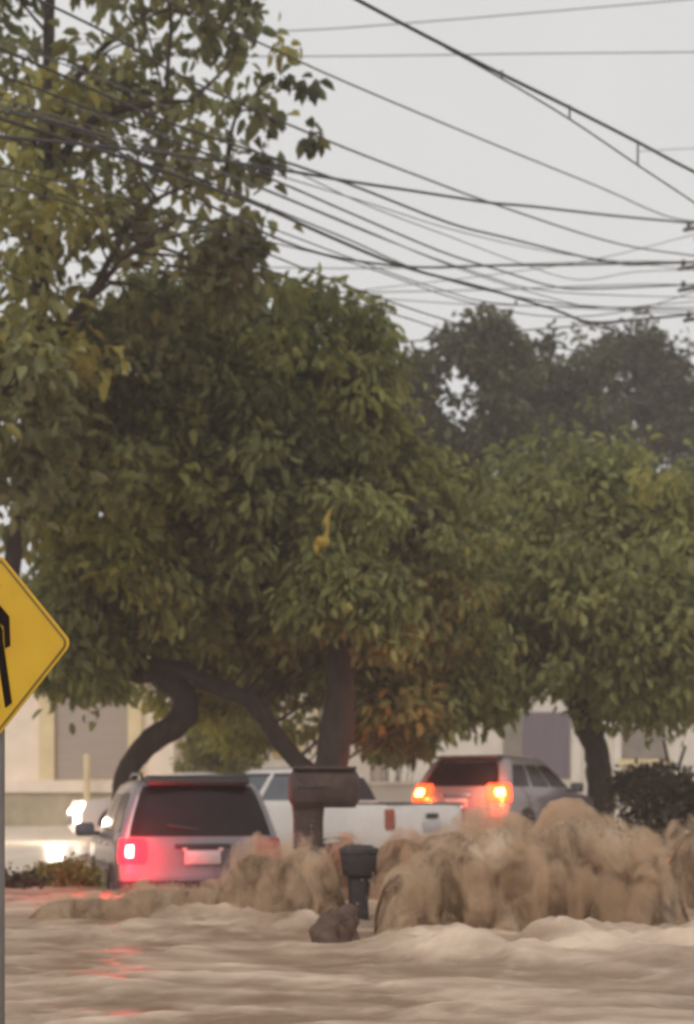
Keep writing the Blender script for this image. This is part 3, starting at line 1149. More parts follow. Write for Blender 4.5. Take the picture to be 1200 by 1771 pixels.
def tree(name, label, base, trunk_pts, trunk_r, limbs, clumps, leafm, size, per, bark, group=None, droop=.6, aspect=.45, age_fn=None, twigs=60, twig_r=.02, spread=.42):
    """trunk_pts / limbs in world space"""
    root = tag(empty(name, base), label, 'tree', group)
    inv = Vector(base)
    mb = MB()
    tp = catmull(trunk_pts, 6)
    mb.tube([p - inv for p in tp], lerp_list(trunk_r, 6), 14, 0, .22)
    ends = list(tp[len(tp) // 2:])
    for pts, r0, r1 in limbs:
        lp = catmull(pts, 6)
        k = len(lp)
        mb.tube([p - inv for p in lp], [r0 + (r1 - r0) * i / (k - 1) for i in range(k)], 9, 0, .2)
        ends += lp[k // 3:]
    rg = random.Random(len(clumps))
    for c in rg.sample(clumps, min(twigs, len(clumps))):
        p = Vector(c[:3])
        e = min(ends, key=lambda q: (q - p).length + max(0, q.z - p.z) * 1.0)
        mid = (e + p) / 2 + Vector((rg.uniform(-.2, .2), rg.uniform(-.2, .2), rg.uniform(.0, .35)))
        lp = catmull([e, mid, p], 4)
        k = len(lp)
        r0 = twig_r * rg.uniform(.8, 1.8)
        mb.tube([q - inv for q in lp], [r0 * (1 - .75 * i / (k - 1)) for i in range(k)], 5)
    mb.build('trunk', bark, root, 60)
    cl = [(c[0] - inv.x, c[1] - inv.y, c[2] - inv.z, c[3], c[4]) for c in clumps]
    leaves(cl, size, leafm, 'crown', root, per, droop, aspect, spread, (lambda c: age_fn((c[0] + inv.x, c[1] + inv.y, c[2] + inv.z))) if age_fn else None)
    return root


def age_noise(k, th, gain, seed):
    def fn(c):
        v = fbm(Vector((c[0] * k + seed, c[1] * k, c[2] * k)), 3)
        return max(0, min(.95, (v - th) * gain))
    return fn


# A: tall open tree at the left
YA = 19.5
la = [(30, 770, YA - 1.2, 60, 90, .6, 20), (20, 900, YA - 1.0, 45, 50, .5, 8), (50, 640, YA - 1.2, 60, 70, .6, 16), (60, 60, YA, 170, 150, 2.2, 78), (250, 40, YA, 150, 95, 1.8, 55), (390, 25, YA, 80, 60, 1.2, 20), (60, 300, YA, 150, 150, 2.0, 72), (230, 250, YA, 130, 110, 1.8, 42),
      (370, 235, YA, 95, 70, 1.4, 34), (390, 350, YA, 65, 85, 1.2, 34), (110, 500, YA, 170, 130, 2.0, 84), (300, 440, YA, 130, 90, 1.6, 60), (30, 720, YA, 100, 150, 1.8, 50),
      (-120, 300, YA, 160, 350, 2.0, 90), (30, -130, YA, 260, 120, 2.2, 70), (320, -90, YA, 150, 80, 1.8, 36), (15, 880, YA, 70, 80, 1.5, 16), (-130, 800, YA, 120, 200, 1.8, 40), (60, 590, YA, 100, 80, 1.6, 46)]
cl = lobe_clumps(la, .42, 3, -.03, 1.0)
for px, py in ((490, 85), (488, 135), (540, 148), (545, 238), (460, 205), (428, 8), (455, 270), (440, 420)):
    q = P(px, py, YA)
    cl.append((q.x, q.y, q.z, .16, .15))
tA = [P(-45, 1550, YA), P(-20, 1250, YA), P(25, 950, YA), P(62, 620, YA), P(78, 330, YA), P(84, 60, YA), P(95, -150, YA)]
limA = [([P(60, 640, YA), P(150, 520, YA - .4), P(240, 420, YA - .8)], .09, .025), ([P(74, 430, YA), P(10, 330, YA + .4), P(-60, 200, YA + .6)], .09, .03),
        ([P(78, 330, YA), P(150, 215, YA - .3), P(260, 180, YA - .6), P(330, 175, YA - .7)], .08, .02), ([P(82, 200, YA), P(170, 90, YA + .5), P(260, 20, YA + .8)], .07, .02),
        ([P(150, 520, YA - .4), P(250, 360, YA - .2), P(390, 300, YA)], .05, .015), ([P(50, 700, YA), P(5, 600, YA), P(-40, 560, YA)], .07, .02)]
tree('almond_tree', 'tallest tree, open crown of large olive leaves with sky gaps behind the wires', (tA[0].x, YA, -.1), tA, [.2, .16, .12, .11, .10, .08, .05], limA, cl, M['leaf_a'], .25, 17, M['bark'],
     'street trees', .7, .5, age_noise(.45, .08, 2.2, 4.), 110, .022, .42)

# B: broad dense tree in the middle with the crooked trunk
YB = 24.0
lb = [(470, 640, YB, 150, 120, 2.2, 96), (300, 620, YB, 190, 130, 2.4, 120), (180, 700, YB - 1, 150, 160, 2.0, 110), (570, 760, YB + 1.5, 120, 130, 1.8, 120), (430, 820, YB - .5, 210, 160, 2.3, 210),
      (230, 860, YB - 1, 180, 160, 2.0, 180), (630, 930, YB + 1.8, 160, 160, 1.6, 170), (430, 990, YB, 180, 130, 1.9, 180), (240, 1010, YB - .6, 160, 100, 1.7, 120), (130, 1080, YB - 1, 80, 75, 1.4, 48),
      (690, 1090, YB + 1.8, 120, 110, 1.6, 110), (450, 1110, YB + 2.0, 150, 60, 1.3, 80), (140, 1160, YB - .5, 70, 38, 1.2, 26), (560, 1130, YB + 2.6, 110, 90, 1.0, 60), (690, 880, YB + 2, 70, 100, 1.4, 52),
      (370, 1170, YB + 3.0, 120, 70, 1.0, 50), (700, 1215, YB + 1.5, 90, 55, 1.2, 60), (470, 540, YB, 85, 50, 1.3, 40), (330, 550, YB, 120, 50, 1.4, 44), (250, 1075, YB + 1.6, 90, 60, 1.0, 34), (460, 1235, YB + 5.0, 120, 55, 1.0, 34)]
cl = lobe_clumps(lb, .44, 11, -.26, .8)
tB = [P(214, 1480, YB), P(212, 1400, YB), P(226, 1325, YB), P(270, 1275, YB), P(318, 1240, YB), P(312, 1195, YB), P(268, 1165, YB), P(238, 1140, YB), P(262, 1060, YB), P(300, 960, YB), P(340, 800, YB), P(360, 650, YB)]
limB = [([P(268, 1165, YB), P(225, 1170, YB - .2), P(170, 1120, YB - .4), P(120, 1050, YB - .6)], .13, .05),
        ([P(262, 1150, YB), P(320, 1160, YB - .2), P(370, 1185, YB - .3), P(440, 1220, YB - .4), P(490, 1290, YB - .5), P(532, 1335, YB - .6)], .15, .16),
        ([P(256, 1090, YB), P(290, 1105, YB - .3), P(330, 1050, YB - .8), P(420, 960, YB - 1), P(520, 850, YB - 1)], .11, .04),
        ([P(300, 960, YB), P(220, 860, YB - .6), P(170, 760, YB - 1)], .09, .03),
        ([P(340, 800, YB), P(420, 700, YB), P(490, 600, YB)], .08, .02)]
ybl = age_noise(.5, .05, 2.0, 9.)


def age_b(c):
    px = c[0] * F / c[1] + CX
    return ybl(c) * (.35 + .75 * (1 - smooth(230, 520, px)))


tree('crooked_tree', 'broad dense tree with a crooked dark trunk beside the silver car', (tB[0].x, YB, .0), tB, [.22, .215, .20, .21, .23, .23, .21, .17, .13, .11, .08, .05], limB, cl, M['leaf_b'], .24, 46, M['bark'],
     'street trees', .9, .42, age_b, 110, .022, .40)

# B2: straight trunk standing behind the pickup
YT = 22.9
tT = [P(566, 1450, YT), P(572, 1330, YT), P(586, 1240, YT), P(588, 1130, YT), P(590, 1000, YT), P(605, 900, YT + .4), P(625, 780, YT + .9), P(640, 660, YT + 1)]
limT = [([P(576, 1345, YT), P(545, 1338, YT + .1), P(516, 1322, YT + .2)], .14, .13), ([P(590, 1080, YT), P(640, 980, YT + .5), P(720, 880, YT + 1)], .11, .04), ([P(589, 1130, YT), P(560, 1040, YT + .2), P(500, 940, YT + .6)], .10, .04)]
lt_ = [(655, 745, YT + 3, 40, 45, .8, 14), (730, 830, YT + 4.5, 65, 55, 1.2, 30), (600, 700, YT + 2, 55, 60, .8, 24), (790, 900, YT + 4, 70, 90, 1.2, 56), (780, 1020, YT + 4, 70, 90, 1.2, 56), (760, 1130, YT + 3, 90, 80, 1.2, 60), (690, 1255, YT + 2.5, 75, 38, .9, 36), (600, 990, YT - .8, 95, 70, .5, 46), (545, 1050, YT - .7, 60, 45, .4, 18), (650, 1060, YT - .6, 60, 60, .4, 24), (610, 900, YT - .6, 90, 60, .6, 36), (630, 830, YT + 2.0, 85, 110, 1.2, 52), (720, 970, YT + 2.0, 110, 110, 1.2, 80), (600, 960, YT + 2.0, 120, 80, .9, 50), (650, 650, YT + 1, 40, 50, .8, 14), (620, 560, YT + 1, 30, 30, .7, 9), (655, 590, YT + 1, 20, 25, .4, 6)]
tree('street_tree', 'tree with a straight thick trunk rising behind the white pickup', (tT[0].x, YT, .05), tT, [.33, .30, .26, .22, .15, .11, .08, .05], limT, lobe_clumps(lt_, .42, 21, -.3), M['leaf_b'], .24, 44, M['bark'],
     'street trees', 1.0, .38, age_noise(.5, .3, 2., 1.), 40, .02)

# C: fresh green tree at the right
YC = 30.0
lc = [(950, 890, YC, 115, 105, 2.2, 100), (1090, 880, YC, 115, 100, 2.2, 100), (1200, 920, YC, 120, 120, 2.2, 90), (880, 1010, YC, 110, 110, 2.2, 110), (1010, 1040, YC - 1, 150, 120, 2.4, 150),
      (1150, 1060, YC - .5, 140, 130, 2.4, 140), (870, 1130, YC, 95, 85, 2.0, 84), (1000, 1145, YC - .6, 130, 70, 2.0, 84), (1140, 1180, YC, 120, 65, 2.0, 80), (810, 1185, YC - 1, 75, 60, 1.6, 54), (1260, 1080, YC, 110, 160, 2.2, 80), (800, 1090, YC - 1, 60, 85, 1.4, 40)]
tC = [P(1040, 1450, YC), P(1038, 1380, YC), P(1033, 1310, YC), P(1018, 1260, YC), P(1000, 1225, YC), P(985, 1150, YC), P(990, 1040, YC), P(1010, 920, YC)]
limC = [([P(1010, 1245, YC), P(1050, 1180, YC - .3), P(1110, 1090, YC - .5)], .13, .05), ([P(992, 1190, YC), P(930, 1130, YC - .3), P(870, 1060, YC - .4)], .11, .04)]
tree('leafy_tree', 'fresh green tree with a bent trunk at the right, behind the tallest wave', (tC[0].x, YC, .2), tC, [.31, .29, .27, .29, .24, .17, .12, .07], limC, lobe_clumps(lc, .54, 31, -.24, .6), M['leaf_c'], .28, 44, M['bark'],
     'street trees', .9, .44, age_noise(.35, .34, 1.1, 7.), 70, .025, .42)

# D: dusky trees far behind
for lab, Y, lobes, seed, tx in (
    ('dark round-topped tree far behind, left of the other dusky trees', 46., [(770, 640, 46., 65, 62, 1.8, 60), (845, 615, 46., 68, 60, 2.0, 64), (700, 690, 46., 48, 30, 1.4, 26), (830, 730, 46., 95, 60, 2.2, 64), (705, 650, 46., 22, 12, .6, 6), (880, 870, 46., 120, 100, 2.5, 90), (760, 760, 46., 90, 70, 1.6, 60), (690, 770, 46., 90, 55, 1.4, 56), (740, 850, 46., 100, 70, 1.6, 60)], 41, 830),
    ('dusky tree far behind with a notched top, between the other two', 52., [(960, 680, 52., 95, 95, 2.6, 120), (960, 628, 52., 85, 50, 1.8, 60), (915, 650, 52., 50, 60, 1.8, 30), (1010, 640, 52., 50, 50, 1.8, 30), (960, 800, 52., 130, 110, 3., 130)], 42, 960),
    ('dark purplish tree far behind under the pole wires', 58., [(1085, 680, 58., 95, 100, 2.8, 130), (1110, 615, 58., 45, 45, 1.8, 38), (1040, 640, 58., 50, 50, 1.8, 36), (1170, 700, 58., 60, 65, 2.2, 60), (1120, 800, 58., 130, 110, 3., 120), (1230, 730, 58., 70, 90, 2.5, 60)], 43, 1110)):
    tp = [P(tx, 1400, Y), P(tx + 5, 1150, Y), P(tx - 8, 950, Y), P(tx + 4, 760, Y), P(tx, 640, Y)]
    lim = [([P(tx - 8, 950, Y), P(tx - 60, 840, Y), P(tx - 80, 700, Y)], .16, .05), ([P(tx - 2, 850, Y), P(tx + 50, 760, Y), P(tx + 60, 680, Y)], .14, .05)]
    tree('background_tree', lab, (tp[0].x, Y, .6), tp, [.35, .32, .26, .18, .08], lim, lobe_clumps(lobes, .58, seed, -.17, .42), M['leaf_d'], .34, 34, M['bark_grey'], 'dusky trees far behind', .5, .45, None, 50, .03)


# yellow strip caught in the tree
rg_ = MB()
q = P(556, 935, 21.5)
rg_.tube(catmull([q + Vector((-.12, 0, -.06)), q + Vector((-.05, -.02, .0)), q + Vector((.05, 0, -.03)), q + Vector((.12, .02, .04))], 4), lerp_list([.02, .085, .08, .03], 4), 10, 0, 1.3)
rg_.tube(catmull([q + Vector((.06, 0, .0)), q + Vector((.09, -.03, .18)), q + Vector((.07, .0, .32)), q + Vector((.15, 0, .50))], 4), lerp_list([.06, .03, .045, .01], 4), 8, 0, 1.2)
rg_.tube(catmull([q + Vector((-.05, 0, .0)), q + Vector((-.08, -.03, -.16)), q + Vector((-.05, .0, -.24))], 4), lerp_list([.05, .03, .008], 4), 8, 0, 1.2)
tag(rg_.build('plastic_bag', M['rag']), 'torn yellow plastic caught among the leaves near the straight trunk', 'plastic bag')


# ------------------------------------------------------------------ shrubs
def shrub(name, label, blobs, Y, leafm, size, per, group=None, stems=()):
    b0 = P(blobs[0][0], blobs[0][1], Y)
    root = tag(empty(name, (b0.x, b0.y, ground_z(0, Y))), label, 'shrub', group)
    inv = root.location.copy()
    cl = lobe_clumps([(px, py, Y, rx, ry, dp, n) for px, py, rx, ry, dp, n in blobs], .16, int(blobs[0][0]))
    cl = [(c[0] - inv.x, c[1] - inv.y, c[2] - inv.z, c[3], c[4]) for c in cl]
    leaves(cl, size, leafm, 'foliage', root, per, .2, .5, .5)
    mb = MB()
    for c in cl[::4]:
        mb.tube([(c[0] * .3, c[1] * .3, -.05), (c[0] * .7, c[1] * .7, c[2] * .55), c[:3]], [.015, .012, .005], 5)
    for pts in stems:
        pp = [P(a, b_, Y) - inv for a, b_ in pts]
        mb.tube(catmull(pp, 4), .03, 6)
    mb.build('stems', M['bark'], root, 60)
    return root


shrub('clipped_shrub', 'low clipped olive green shrub beside the silver car', [(112, 1522, 52, 17, .3, 90)], 16.6, M['hedge'], .06, 60, 'low shrubs')
shrub('clipped_shrub', 'small grey green tuft beside the sign post', [(28, 1540, 34, 18, .3, 34)], 16.0, M['dark_shrub'], .09, 26, 'low shrubs')
shrub('garden_bush', 'pale yellow green bush in front of the white house, under the arching limb', [(365, 1275, 62, 42, .8, 70), (410, 1310, 50, 30, .7, 40), (340, 1320, 50, 28, .7, 36)], 36.0, M['hedge'], .17, 34, 'garden bushes')
shrub('garden_bush', 'pale yellow green bush between the straight trunk and the hatchback', [(668, 1285, 42, 36, .7, 46), (720, 1262, 40, 30, .7, 40)], 34.5, M['hedge'], .16, 34, 'garden bushes')
shrub('dark_shrub', 'dark round shrub under the fresh green tree at the right', [(1135, 1370, 62, 45, .9, 110), (1085, 1378, 34, 34, .6, 40), (1180, 1385, 34, 40, .6, 44), (1130, 1415, 60, 35, .8, 60)], 27.0, M['dark_shrub'], .13, 28, None,
      [[(1150, 1360), (1155, 1320), (1148, 1280)], [(1180, 1360), (1174, 1330), (1185, 1290)]])


# ------------------------------------------------------------------ buildings
def part(mb_args, name, m, parent, bev=0.):
    mb = MB()
    for c, d in mb_args:
        mb.box(c, d, 0, bev)
    return mb.build(name, m, parent, 0 if not bev else 35)


def rect(px0, py0, px1, py1, Y, depth=.1, dy=0.):
    a, b_ = P(px0, py0, Y), P(px1, py1, Y)
    return (((a.x + b_.x) / 2, Y + dy + depth / 2, (a.z + b_.z) / 2), (abs(b_.x - a.x), depth, abs(a.z - b_.z)))


def off(r, o):
    return (tuple(r[0][i] - o[i] for i in range(3)), r[1])


YW = 40.
o_ = (PX(60, YW), YW, .3)
h1 = tag(empty('shop_building', o_), 'cream building with a wide taupe roller shutter behind the yellow sign', 'building')
R = lambda *a, **k: off(rect(*a, **k), o_)
part([R(-420, 1020, 300, 1432, YW, 6.0)], 'wall', M['cream'], h1)
part([R(-430, 1003, 310, 1020, YW, 6.6, -.3)], 'roof', M['roof'], h1)
sh = part([R(97, 1195, 222, 1346, YW, .08, -.06)], 'roller_shutter', M['shutter'], h1)
part([R(97, 1188, 222, 1195, YW, .16, -.12)], 'shutter_box', M['yellow_trim'], sh)
part([R(70, 1100, 96, 1372, YW, .25, -.22)], 'pilaster', M['yellow_trim'], h1)
part([R(223, 1100, 246, 1372, YW, .25, -.22)], 'pilaster', M['yellow_trim'], h1)
part([R(-420, 1372, 290, 1430, YW, .4, -.42)], 'plinth', M['plinth'], h1)
part([R(-420, 1350, 290, 1371, YW, .5, -.50)], 'ledge', M['cream'], h1)
wd = part([R(-200, 1150, -60, 1300, YW, .1, -.05)], 'window', M['white_wall'], h1)
part([R(-192, 1158, -68, 1292, YW, .04, -.08)], 'pane', M['window'], wd)
bo = MB()
q = P(150, 1348, YW - 1)
bo.tube([q + Vector((0, 0, -.75)), q + Vector((0, 0, .66))], .09, 12)
bo.lathe([(.09, .0), (.09, .02), (.05, .07)], q + Vector((0, 0, .64)), 'Z', 12)
tag(bo.build('bollard', M['yellow_trim']), 'pale yellow bollard in front of the taupe shutter', 'bollard')

YM = 44.
o_ = (PX(450, YM), YM, .35)
h2 = tag(empty('house', o_), 'white house glimpsed under the arching limb, with a small yellow notice', 'house')
part([R(312, 1150, 640, 1432, YM, 5.)], 'wall', M['white_wall'], h2)
part([R(306, 1132, 646, 1150, YM, 5.8, -.4)], 'roof', M['roof'], h2)
for a in ((330, 1245, 385, 1310), (400, 1200, 440, 1250), (545, 1215, 600, 1300)):
    w_ = part([R(*a, YM, .14, -.08)], 'window', M['yellow_trim'], h2)
    part([R(a[0] + 5, a[1] + 5, a[2] - 5, a[3] - 5, YM, .04, -.11)], 'pane', M['grey_panel'], w_)
part([R(471, 1262, 500, 1310, YM, .06, -.06)], 'notice', M['picture'], h2)
part([R(512, 1210, 526, 1300, YM, .06, -.06)], 'downpipe', M['yellow_trim'], h2)

YR = 42.
o_ = (PX(900, YR), YR, .35)
h3 = tag(empty('gated_house', o_), 'pale house with a slate purple gate behind the hatchback', 'house')
part([R(640, 1130, 1260, 1432, YR, 5.)], 'wall', M['white_wall'], h3)
part([R(632, 1112, 1268, 1130, YR, 5.8, -.4)], 'roof', M['roof'], h3)
g_ = part([R(905, 1232, 984, 1345, YR, .1, -.06)], 'gate', M['purple_gate'], h3)
part([R(870, 1232, 903, 1345, YR, .1, -.07)], 'gate', M['grey_panel'], h3)
part([R(640, 1290, 662, 1352, YR, .1, -.06)], 'door', M['shutter'], h3)
w_ = part([R(1074, 1255, 1150, 1312, YR, .12, -.07)], 'window', M['grey_panel'], h3)
part([R(1068, 1313, 1160, 1324, YR, .22, -.18)], 'sill', M['yellow_trim'], w_)
part([R(1060, 1262, 1073, 1380, YR, .2, -.14)], 'pilaster', M['white_wall'], h3)
part([R(987, 1225, 1003, 1380, YR, .2, -.14)], 'pilaster', M['white_wall'], h3)
YV = 33.
o_ = (PX(690, YV), YV, .25)
lw = tag(empty('garden_wall', o_), 'low pale wall between the pickup and the hatchback', 'wall')
part([R(618, 1358, 905, 1425, YV, .2)], 'wall', M['white_wall'], lw)
part([R(614, 1352, 909, 1358, YV, .26, -.03)], 'coping', M['cream'], lw)


# ------------------------------------------------------------------ utility pole and wires
YP = 26.
xp = PX(1238, YP)
up_ = tag(empty('utility_pole', (xp, YP, .1)), 'dark utility pole with crossarms and a transformer at the right edge', 'utility pole')
mb = MB()
mb.tube([(0, 0, -.3), (.0, 0, 6), (.02, 0, 12.6)], [.17, .14, .11], 16)
mb.build('shaft', M['concrete'], up_)
zz = lambda py: H + (HZ - py) * YP / F - .1
for py, w in ((388, .9), (455, 1.0), (492, 1.0), (545, .9)):
    mb = MB()
    mb.box((-w / 2 + .25, -.14, zz(py) - .08), (w, .06, .06), -.5, .01)
    a_ = mb.build('crossarm', M['concrete'], up_)
    for k in (-.02, .3):
        mb = MB()
        mb.lathe([(.03, -.05), (.05, -.03), (.035, 0), (.05, .03), (.02, .06)], (-w + .42 + k, .03 - k * .5, zz(py) + .02), 'Z', 10)
        mb.build('insulator', M['ceramic'], a_)
mb = MB()
mb.lathe([(.19, zz(694)), (.21, zz(690)), (.21, zz(622)), (.23, zz(618)), (.23, zz(614)), (.10, zz(606))], (-.19, -.25, 0), 'Z', 20)
tr_ = mb.build('transformer', M['trim'], up_)
for dx in (-.28, -.14):
    mb = MB()
    mb.lathe([(.04, zz(606) - .02), (.025, zz(603)), (.04, zz(600)), (.015, zz(594))], (dx, -.25, 0), 'Z', 10)
    mb.build('bushing', M['ceramic'], tr_)
mb = MB()
mb.tube(catmull([(-.42, -.1, zz(415)), (-.30, -.12, zz(440)), (-.35, -.12, zz(480)), (-.33, -.12, zz(520)), (-.2, -.1, zz(560)), (-.2, -.22, zz(606))], 5), .018, 6)
mb.tube(catmull([(-.35, -.1, zz(455)), (-.25, -.12, zz(500)), (-.34, -.12, zz(540)), (-.22, -.1, zz(580))], 5), .014, 6)
mb.build('jumper_wire', M['wire'], up_)


def wire(label, pts, r, m='wire', y0=13., y1=26., extra=None, sub=4):
    def dep(px):
        t = (px + 100) / (1226 + 100)
        return 1 / ((1 - t) / y0 + t / y1)
    W = [P(a, b_, max(8.5, min(60, dep(a)))) for a, b_ in pts]
    lp = catmull(W, sub)
    mb = MB()
    mb.tube(lp, r, 6)
    nm = 'overhead_wire'
    if extra:
        root = tag(empty(nm), label, 'cable', 'overhead wires')
        mb.build('cable', M[m], root, 60)
        mb2 = MB()
        for (a, b_), (c_, d_) in extra:
            mb2 = MB()
            mb2.tube([P(a, b_, dep(a)), P(c_, d_, dep(a))], r * .6, 5)
            mb2.build('hanger', M[m], root, 60)
        return root
    o = mb.build(nm, M[m], None, 60)
    return tag(o, label, 'cable', 'overhead wires')


EX = [((868, 122), (868, 137)), ((985, 182), (985, 206)), ((1103, 243), (1103, 286))]
wire('thickest black cable, crossing the top right sky, with short hangers', [(180, -260), (400, -120), (615, -2), (740, 64), (865, 127), (985, 186), (1105, 247), (1200, 297), (1420, 405)], .022, 'wire', 12, 19, EX)
wire('thin cable hung just below the thickest black cable', [(770, 82), (868, 136), (985, 206), (1105, 287), (1200, 350), (1420, 500)], .012, 'wire', 12, 19)
wire('faint wire highest in the sky, rising gently to the right', [(-200, 92), (200, 72), (440, 56), (600, 48), (900, 24), (1200, -2), (1500, -30)], .013, 'wire_far', 30, 30)
wire('faint level wire second from the top of the sky', [(-200, 92), (300, 97), (600, 97), (900, 93), (1200, 90), (1500, 86)], .013, 'wire_far', 32, 32)
wire('grey wire sloping down alone below the thickest cable', [(-300, -260), (100, -85), (300, 8), (440, 70), (600, 143), (860, 252), (1040, 325), (1150, 373), (1222, 386)], .012)
wire('wire crossing the tallest crown, meeting a knot of cables mid sky', [(-300, -150), (0, -30), (190, 60), (300, 125), (440, 190), (600, 257), (720, 303), (835, 346), (1000, 402), (1100, 428), (1222, 445)], .014)
wire('cable lifting off the knot mid sky towards the pole top', [(-300, 215), (100, 245), (430, 285), (600, 313), (700, 328), (790, 342), (850, 351), (920, 357), (1060, 373), (1222, 388)], .02)
wire('dark cable across the tallest crown, sagging to the second crossarm', [(-300, -10), (0, 85), (150, 150), (300, 215), (440, 262), (600, 317), (775, 385), (875, 411), (1060, 455), (1140, 456), (1222, 453)], .017)
wire('dark cable low on the tallest crown, ending at the second crossarm', [(-300, 140), (-100, 175), (30, 198), (140, 225), (250, 290), (420, 385), (560, 440), (720, 462), (860, 459), (1000, 458), (1222, 452)], .016)
wire('long sagging cable ending at the third crossarm from the top', [(-300, 30), (0, 130), (250, 225), (470, 310), (600, 366), (760, 434), (860, 466), (960, 496), (1040, 499), (1222, 491)], .014)
wire('bundled cable sagging furthest, over the dusky treetops', [(-300, 115), (0, 205), (250, 285), (440, 352), (560, 405), (700, 462), (840, 499), (960, 536), (1020, 557), (1100, 553), (1222, 541)], .022)
wire('thin cable twin to the bundled cable, a little above it', [(-300, 95), (0, 185), (250, 270), (450, 352), (600, 413), (720, 466), (850, 504), (1000, 528), (1222, 538)], .011)
wire('thin wire low in the sky over the dense crown', [(-300, 230), (0, 290), (250, 355), (440, 430), (600, 494), (690, 527), (770, 553), (900, 590), (1222, 640)], .011)
wire('lowest thin wire, dipping into the dusky trees', [(-300, 260), (0, 320), (250, 390), (450, 462), (600, 518), (740, 562), (900, 620), (1222, 690)], .010)
wire('level wire mid sky, left end behind the tallest crown', [(-200, 440), (200, 455), (450, 462), (640, 464), (850, 458), (1100, 452), (1222, 455)], .011, 'wire_far', 30, 26.2)
wire('level wire just over the middle crown, to the third crossarm', [(-200, 470), (200, 492), (450, 501), (620, 505), (850, 501), (1100, 492), (1222, 494)], .011, 'wire_far', 30, 26.2)
wire('thin level wire skimming the dusky treetops', [(-200, 480), (300, 505), (640, 516), (800, 526), (950, 530), (1222, 545)], .010, 'wire_far', 31, 26.2)
wire('lowest level wire, rising to the lowest crossarm', [(-200, 640), (400, 612), (660, 595), (860, 575), (1020, 562), (1140, 549), (1222, 541)], .014, 'wire', 30, 26.2)
wire('short cable dropping from the lowest crossarm to the transformer', [(1000, 556), (1040, 566), (1100, 583), (1150, 598), (1218, 618)], .014, 'wire', 24, 25.9)
wire('thin grey wire between the second and third crossarm cables', [(-300, -30), (0, 70), (300, 190), (600, 340), (780, 410), (900, 455), (1000, 484), (1100, 470), (1222, 466)], .008, 'wire_far')
wire('thin grey wire under the third crossarm cable', [(-300, 70), (0, 170), (300, 265), (600, 385), (760, 452), (900, 500), (1040, 535), (1120, 528), (1222, 520)], .009, 'wire_far')
wire('fine wire starting at the tallest crown just under the mid-sky knot', [(-300, 60), (0, 150), (300, 238), (460, 296), (640, 352), (800, 402), (980, 440), (1222, 470)], .008, 'wire_far')
wire('fine wire between the bundled cable and the long sagging cable', [(-300, 90), (0, 180), (300, 270), (480, 338), (660, 412), (820, 470), (960, 505), (1222, 515)], .009, 'wire_far')
wire('fine wire dropping steepest from the tallest crown into the bundled cable', [(-300, 150), (0, 235), (250, 320), (440, 384), (600, 444), (760, 500), (900, 528), (1222, 532)], .009, 'wire')
wire('fine wire rising from the dense crown to cross the level wires', [(-200, 560), (300, 538), (640, 500), (860, 474), (1040, 446), (1222, 400)], .008, 'wire_far', 28, 26.2)
wire('fine slack wire looping low between the third and lowest crossarms', [(300, 380), (600, 452), (800, 520), (960, 548), (1100, 535), (1222, 497)], .009, 'wire')
wire('faint wire ending at the right edge, beside the thick cable', [(1100, 262), (1170, 258), (1260, 254), (1500, 245)], .008, 'wire_far', 30, 30)

# ------------------------------------------------------------------ rain haze
hz = MB()
hz.box((0, 65, 9.2), (300, 200, 21.4))
hm, nt, out = new_mat('rain_haze')
pv = N(nt, 'ShaderNodeVolumePrincipled')
pv.inputs['Color'].default_value = (.93, .87, .84, 1)
pv.inputs['Density'].default_value = .0025
pv.inputs['Anisotropy'].default_value = .2
L(nt, pv.outputs[0], out.inputs['Volume'])
tag(hz.build('haze', hm, None, 0), kind='stuff')

# ------------------------------------------------------------------ camera, light, world
cam = bpy.data.cameras.new('camera')
co = bpy.data.objects.new('camera', cam)
C.objects.link(co)
co.location = (0, 0, H)
co.rotation_euler = (math.pi / 2, 0, 0)
cam.sensor_fit = 'VERTICAL'
cam.sensor_height = 36
cam.lens = F / 1771 * 36
cam.shift_y = (HZ - 885.5) / 1771
cam.clip_end = 4000
cam.dof.use_dof = True
cam.dof.focus_distance = 5.2
cam.dof.aperture_fstop = 2.6
S.camera = co

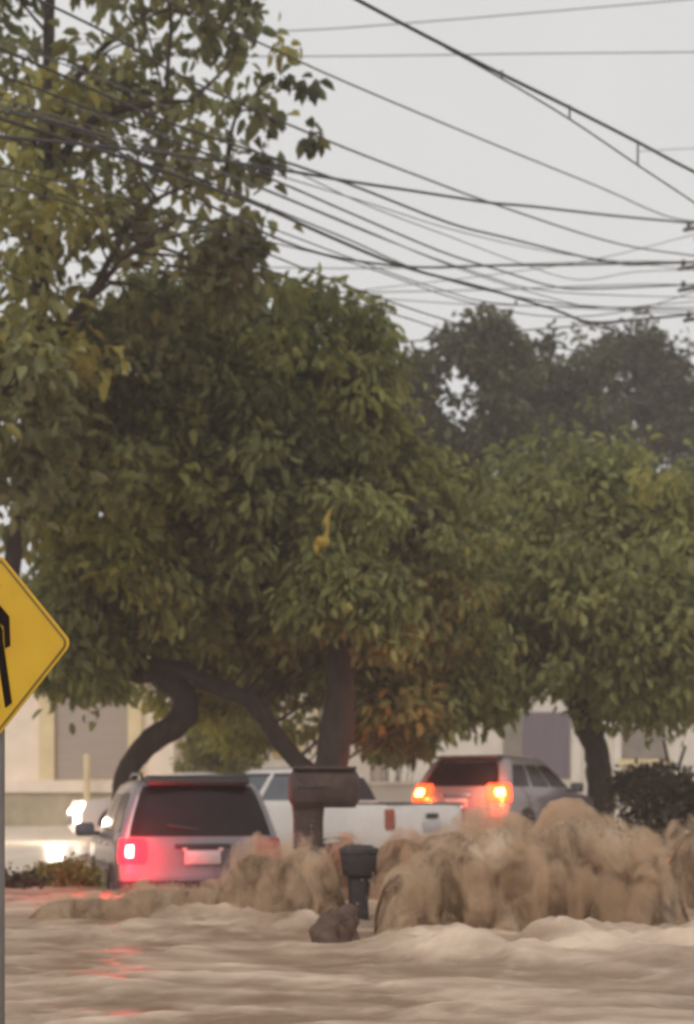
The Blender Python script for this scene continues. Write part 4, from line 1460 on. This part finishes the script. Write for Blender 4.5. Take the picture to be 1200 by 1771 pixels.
ELEV, ROT = math.radians(48), math.radians(205)
w = bpy.data.worlds.new('World')
S.world = w
w.use_nodes = True
nt = w.node_tree
nt.nodes.clear()
sky = N(nt, 'ShaderNodeTexSky', sky_type='NISHITA')
sky.sun_disc = False
sky.sun_elevation, sky.sun_rotation = ELEV, ROT
sky.dust_density, sky.air_density = 4., 1.2
hs = N(nt, 'ShaderNodeHueSaturation')
hs.inputs['Saturation'].default_value = .12
L(nt, sky.outputs[0], hs.inputs['Color'])
mx = N(nt, 'ShaderNodeMix', data_type='RGBA')       # cloud deck: an even grey veil over the clear sky
mx.inputs['Factor'].default_value = .82
mx.inputs['B'].default_value = (7.1, 7.0, 6.75, 1)
L(nt, hs.outputs[0], mx.inputs['A'])
cn = N(nt, 'ShaderNodeTexNoise', Scale=2.2, Detail=5., Roughness=.55, Distortion=.4)
ctc = N(nt, 'ShaderNodeTexCoord')
L(nt, ctc.outputs['Generated'], cn.inputs['Vector'])
crp = N(nt, 'ShaderNodeValToRGB')
crp.color_ramp.elements[0].position, crp.color_ramp.elements[1].position = .3, .7
crp.color_ramp.elements[0].color = (6.5, 6.48, 6.4, 1)
crp.color_ramp.elements[1].color = (7.55, 7.52, 7.4, 1)
L(nt, cn.outputs['Fac'], crp.inputs['Fac'])
L(nt, crp.outputs['Color'], mx.inputs['B'])
bg = N(nt, 'ShaderNodeBackground')
bg.inputs['Strength'].default_value = .105
L(nt, mx.outputs['Result'], bg.inputs['Color'])
wo = N(nt, 'ShaderNodeOutputWorld')
L(nt, bg.outputs[0], wo.inputs['Surface'])

sl = bpy.data.lights.new('sun', 'SUN')
sl.energy, sl.angle, sl.color = .7, math.radians(25), (1, .93, .84)
so = bpy.data.objects.new('sun', sl)
C.objects.link(so)
d = Vector((math.sin(ROT) * math.cos(ELEV), math.cos(ROT) * math.cos(ELEV), math.sin(ELEV)))
so.rotation_euler = d.to_track_quat('Z', 'Y').to_euler()

S.view_settings.view_transform = 'Standard'
S.view_settings.look = 'None'
S.view_settings.exposure = .16
S.view_settings.gamma = 1
S.render.engine = 'CYCLES'
S.cycles.use_denoising = True
S.cycles.pixel_filter_type = 'BLACKMAN_HARRIS'
S.cycles.filter_width = 2.7
S.cycles.max_bounces = 8
S.cycles.volume_bounces = 3
S.cycles.transparent_max_bounces = 16
S.cycles.sample_clamp_indirect = 4
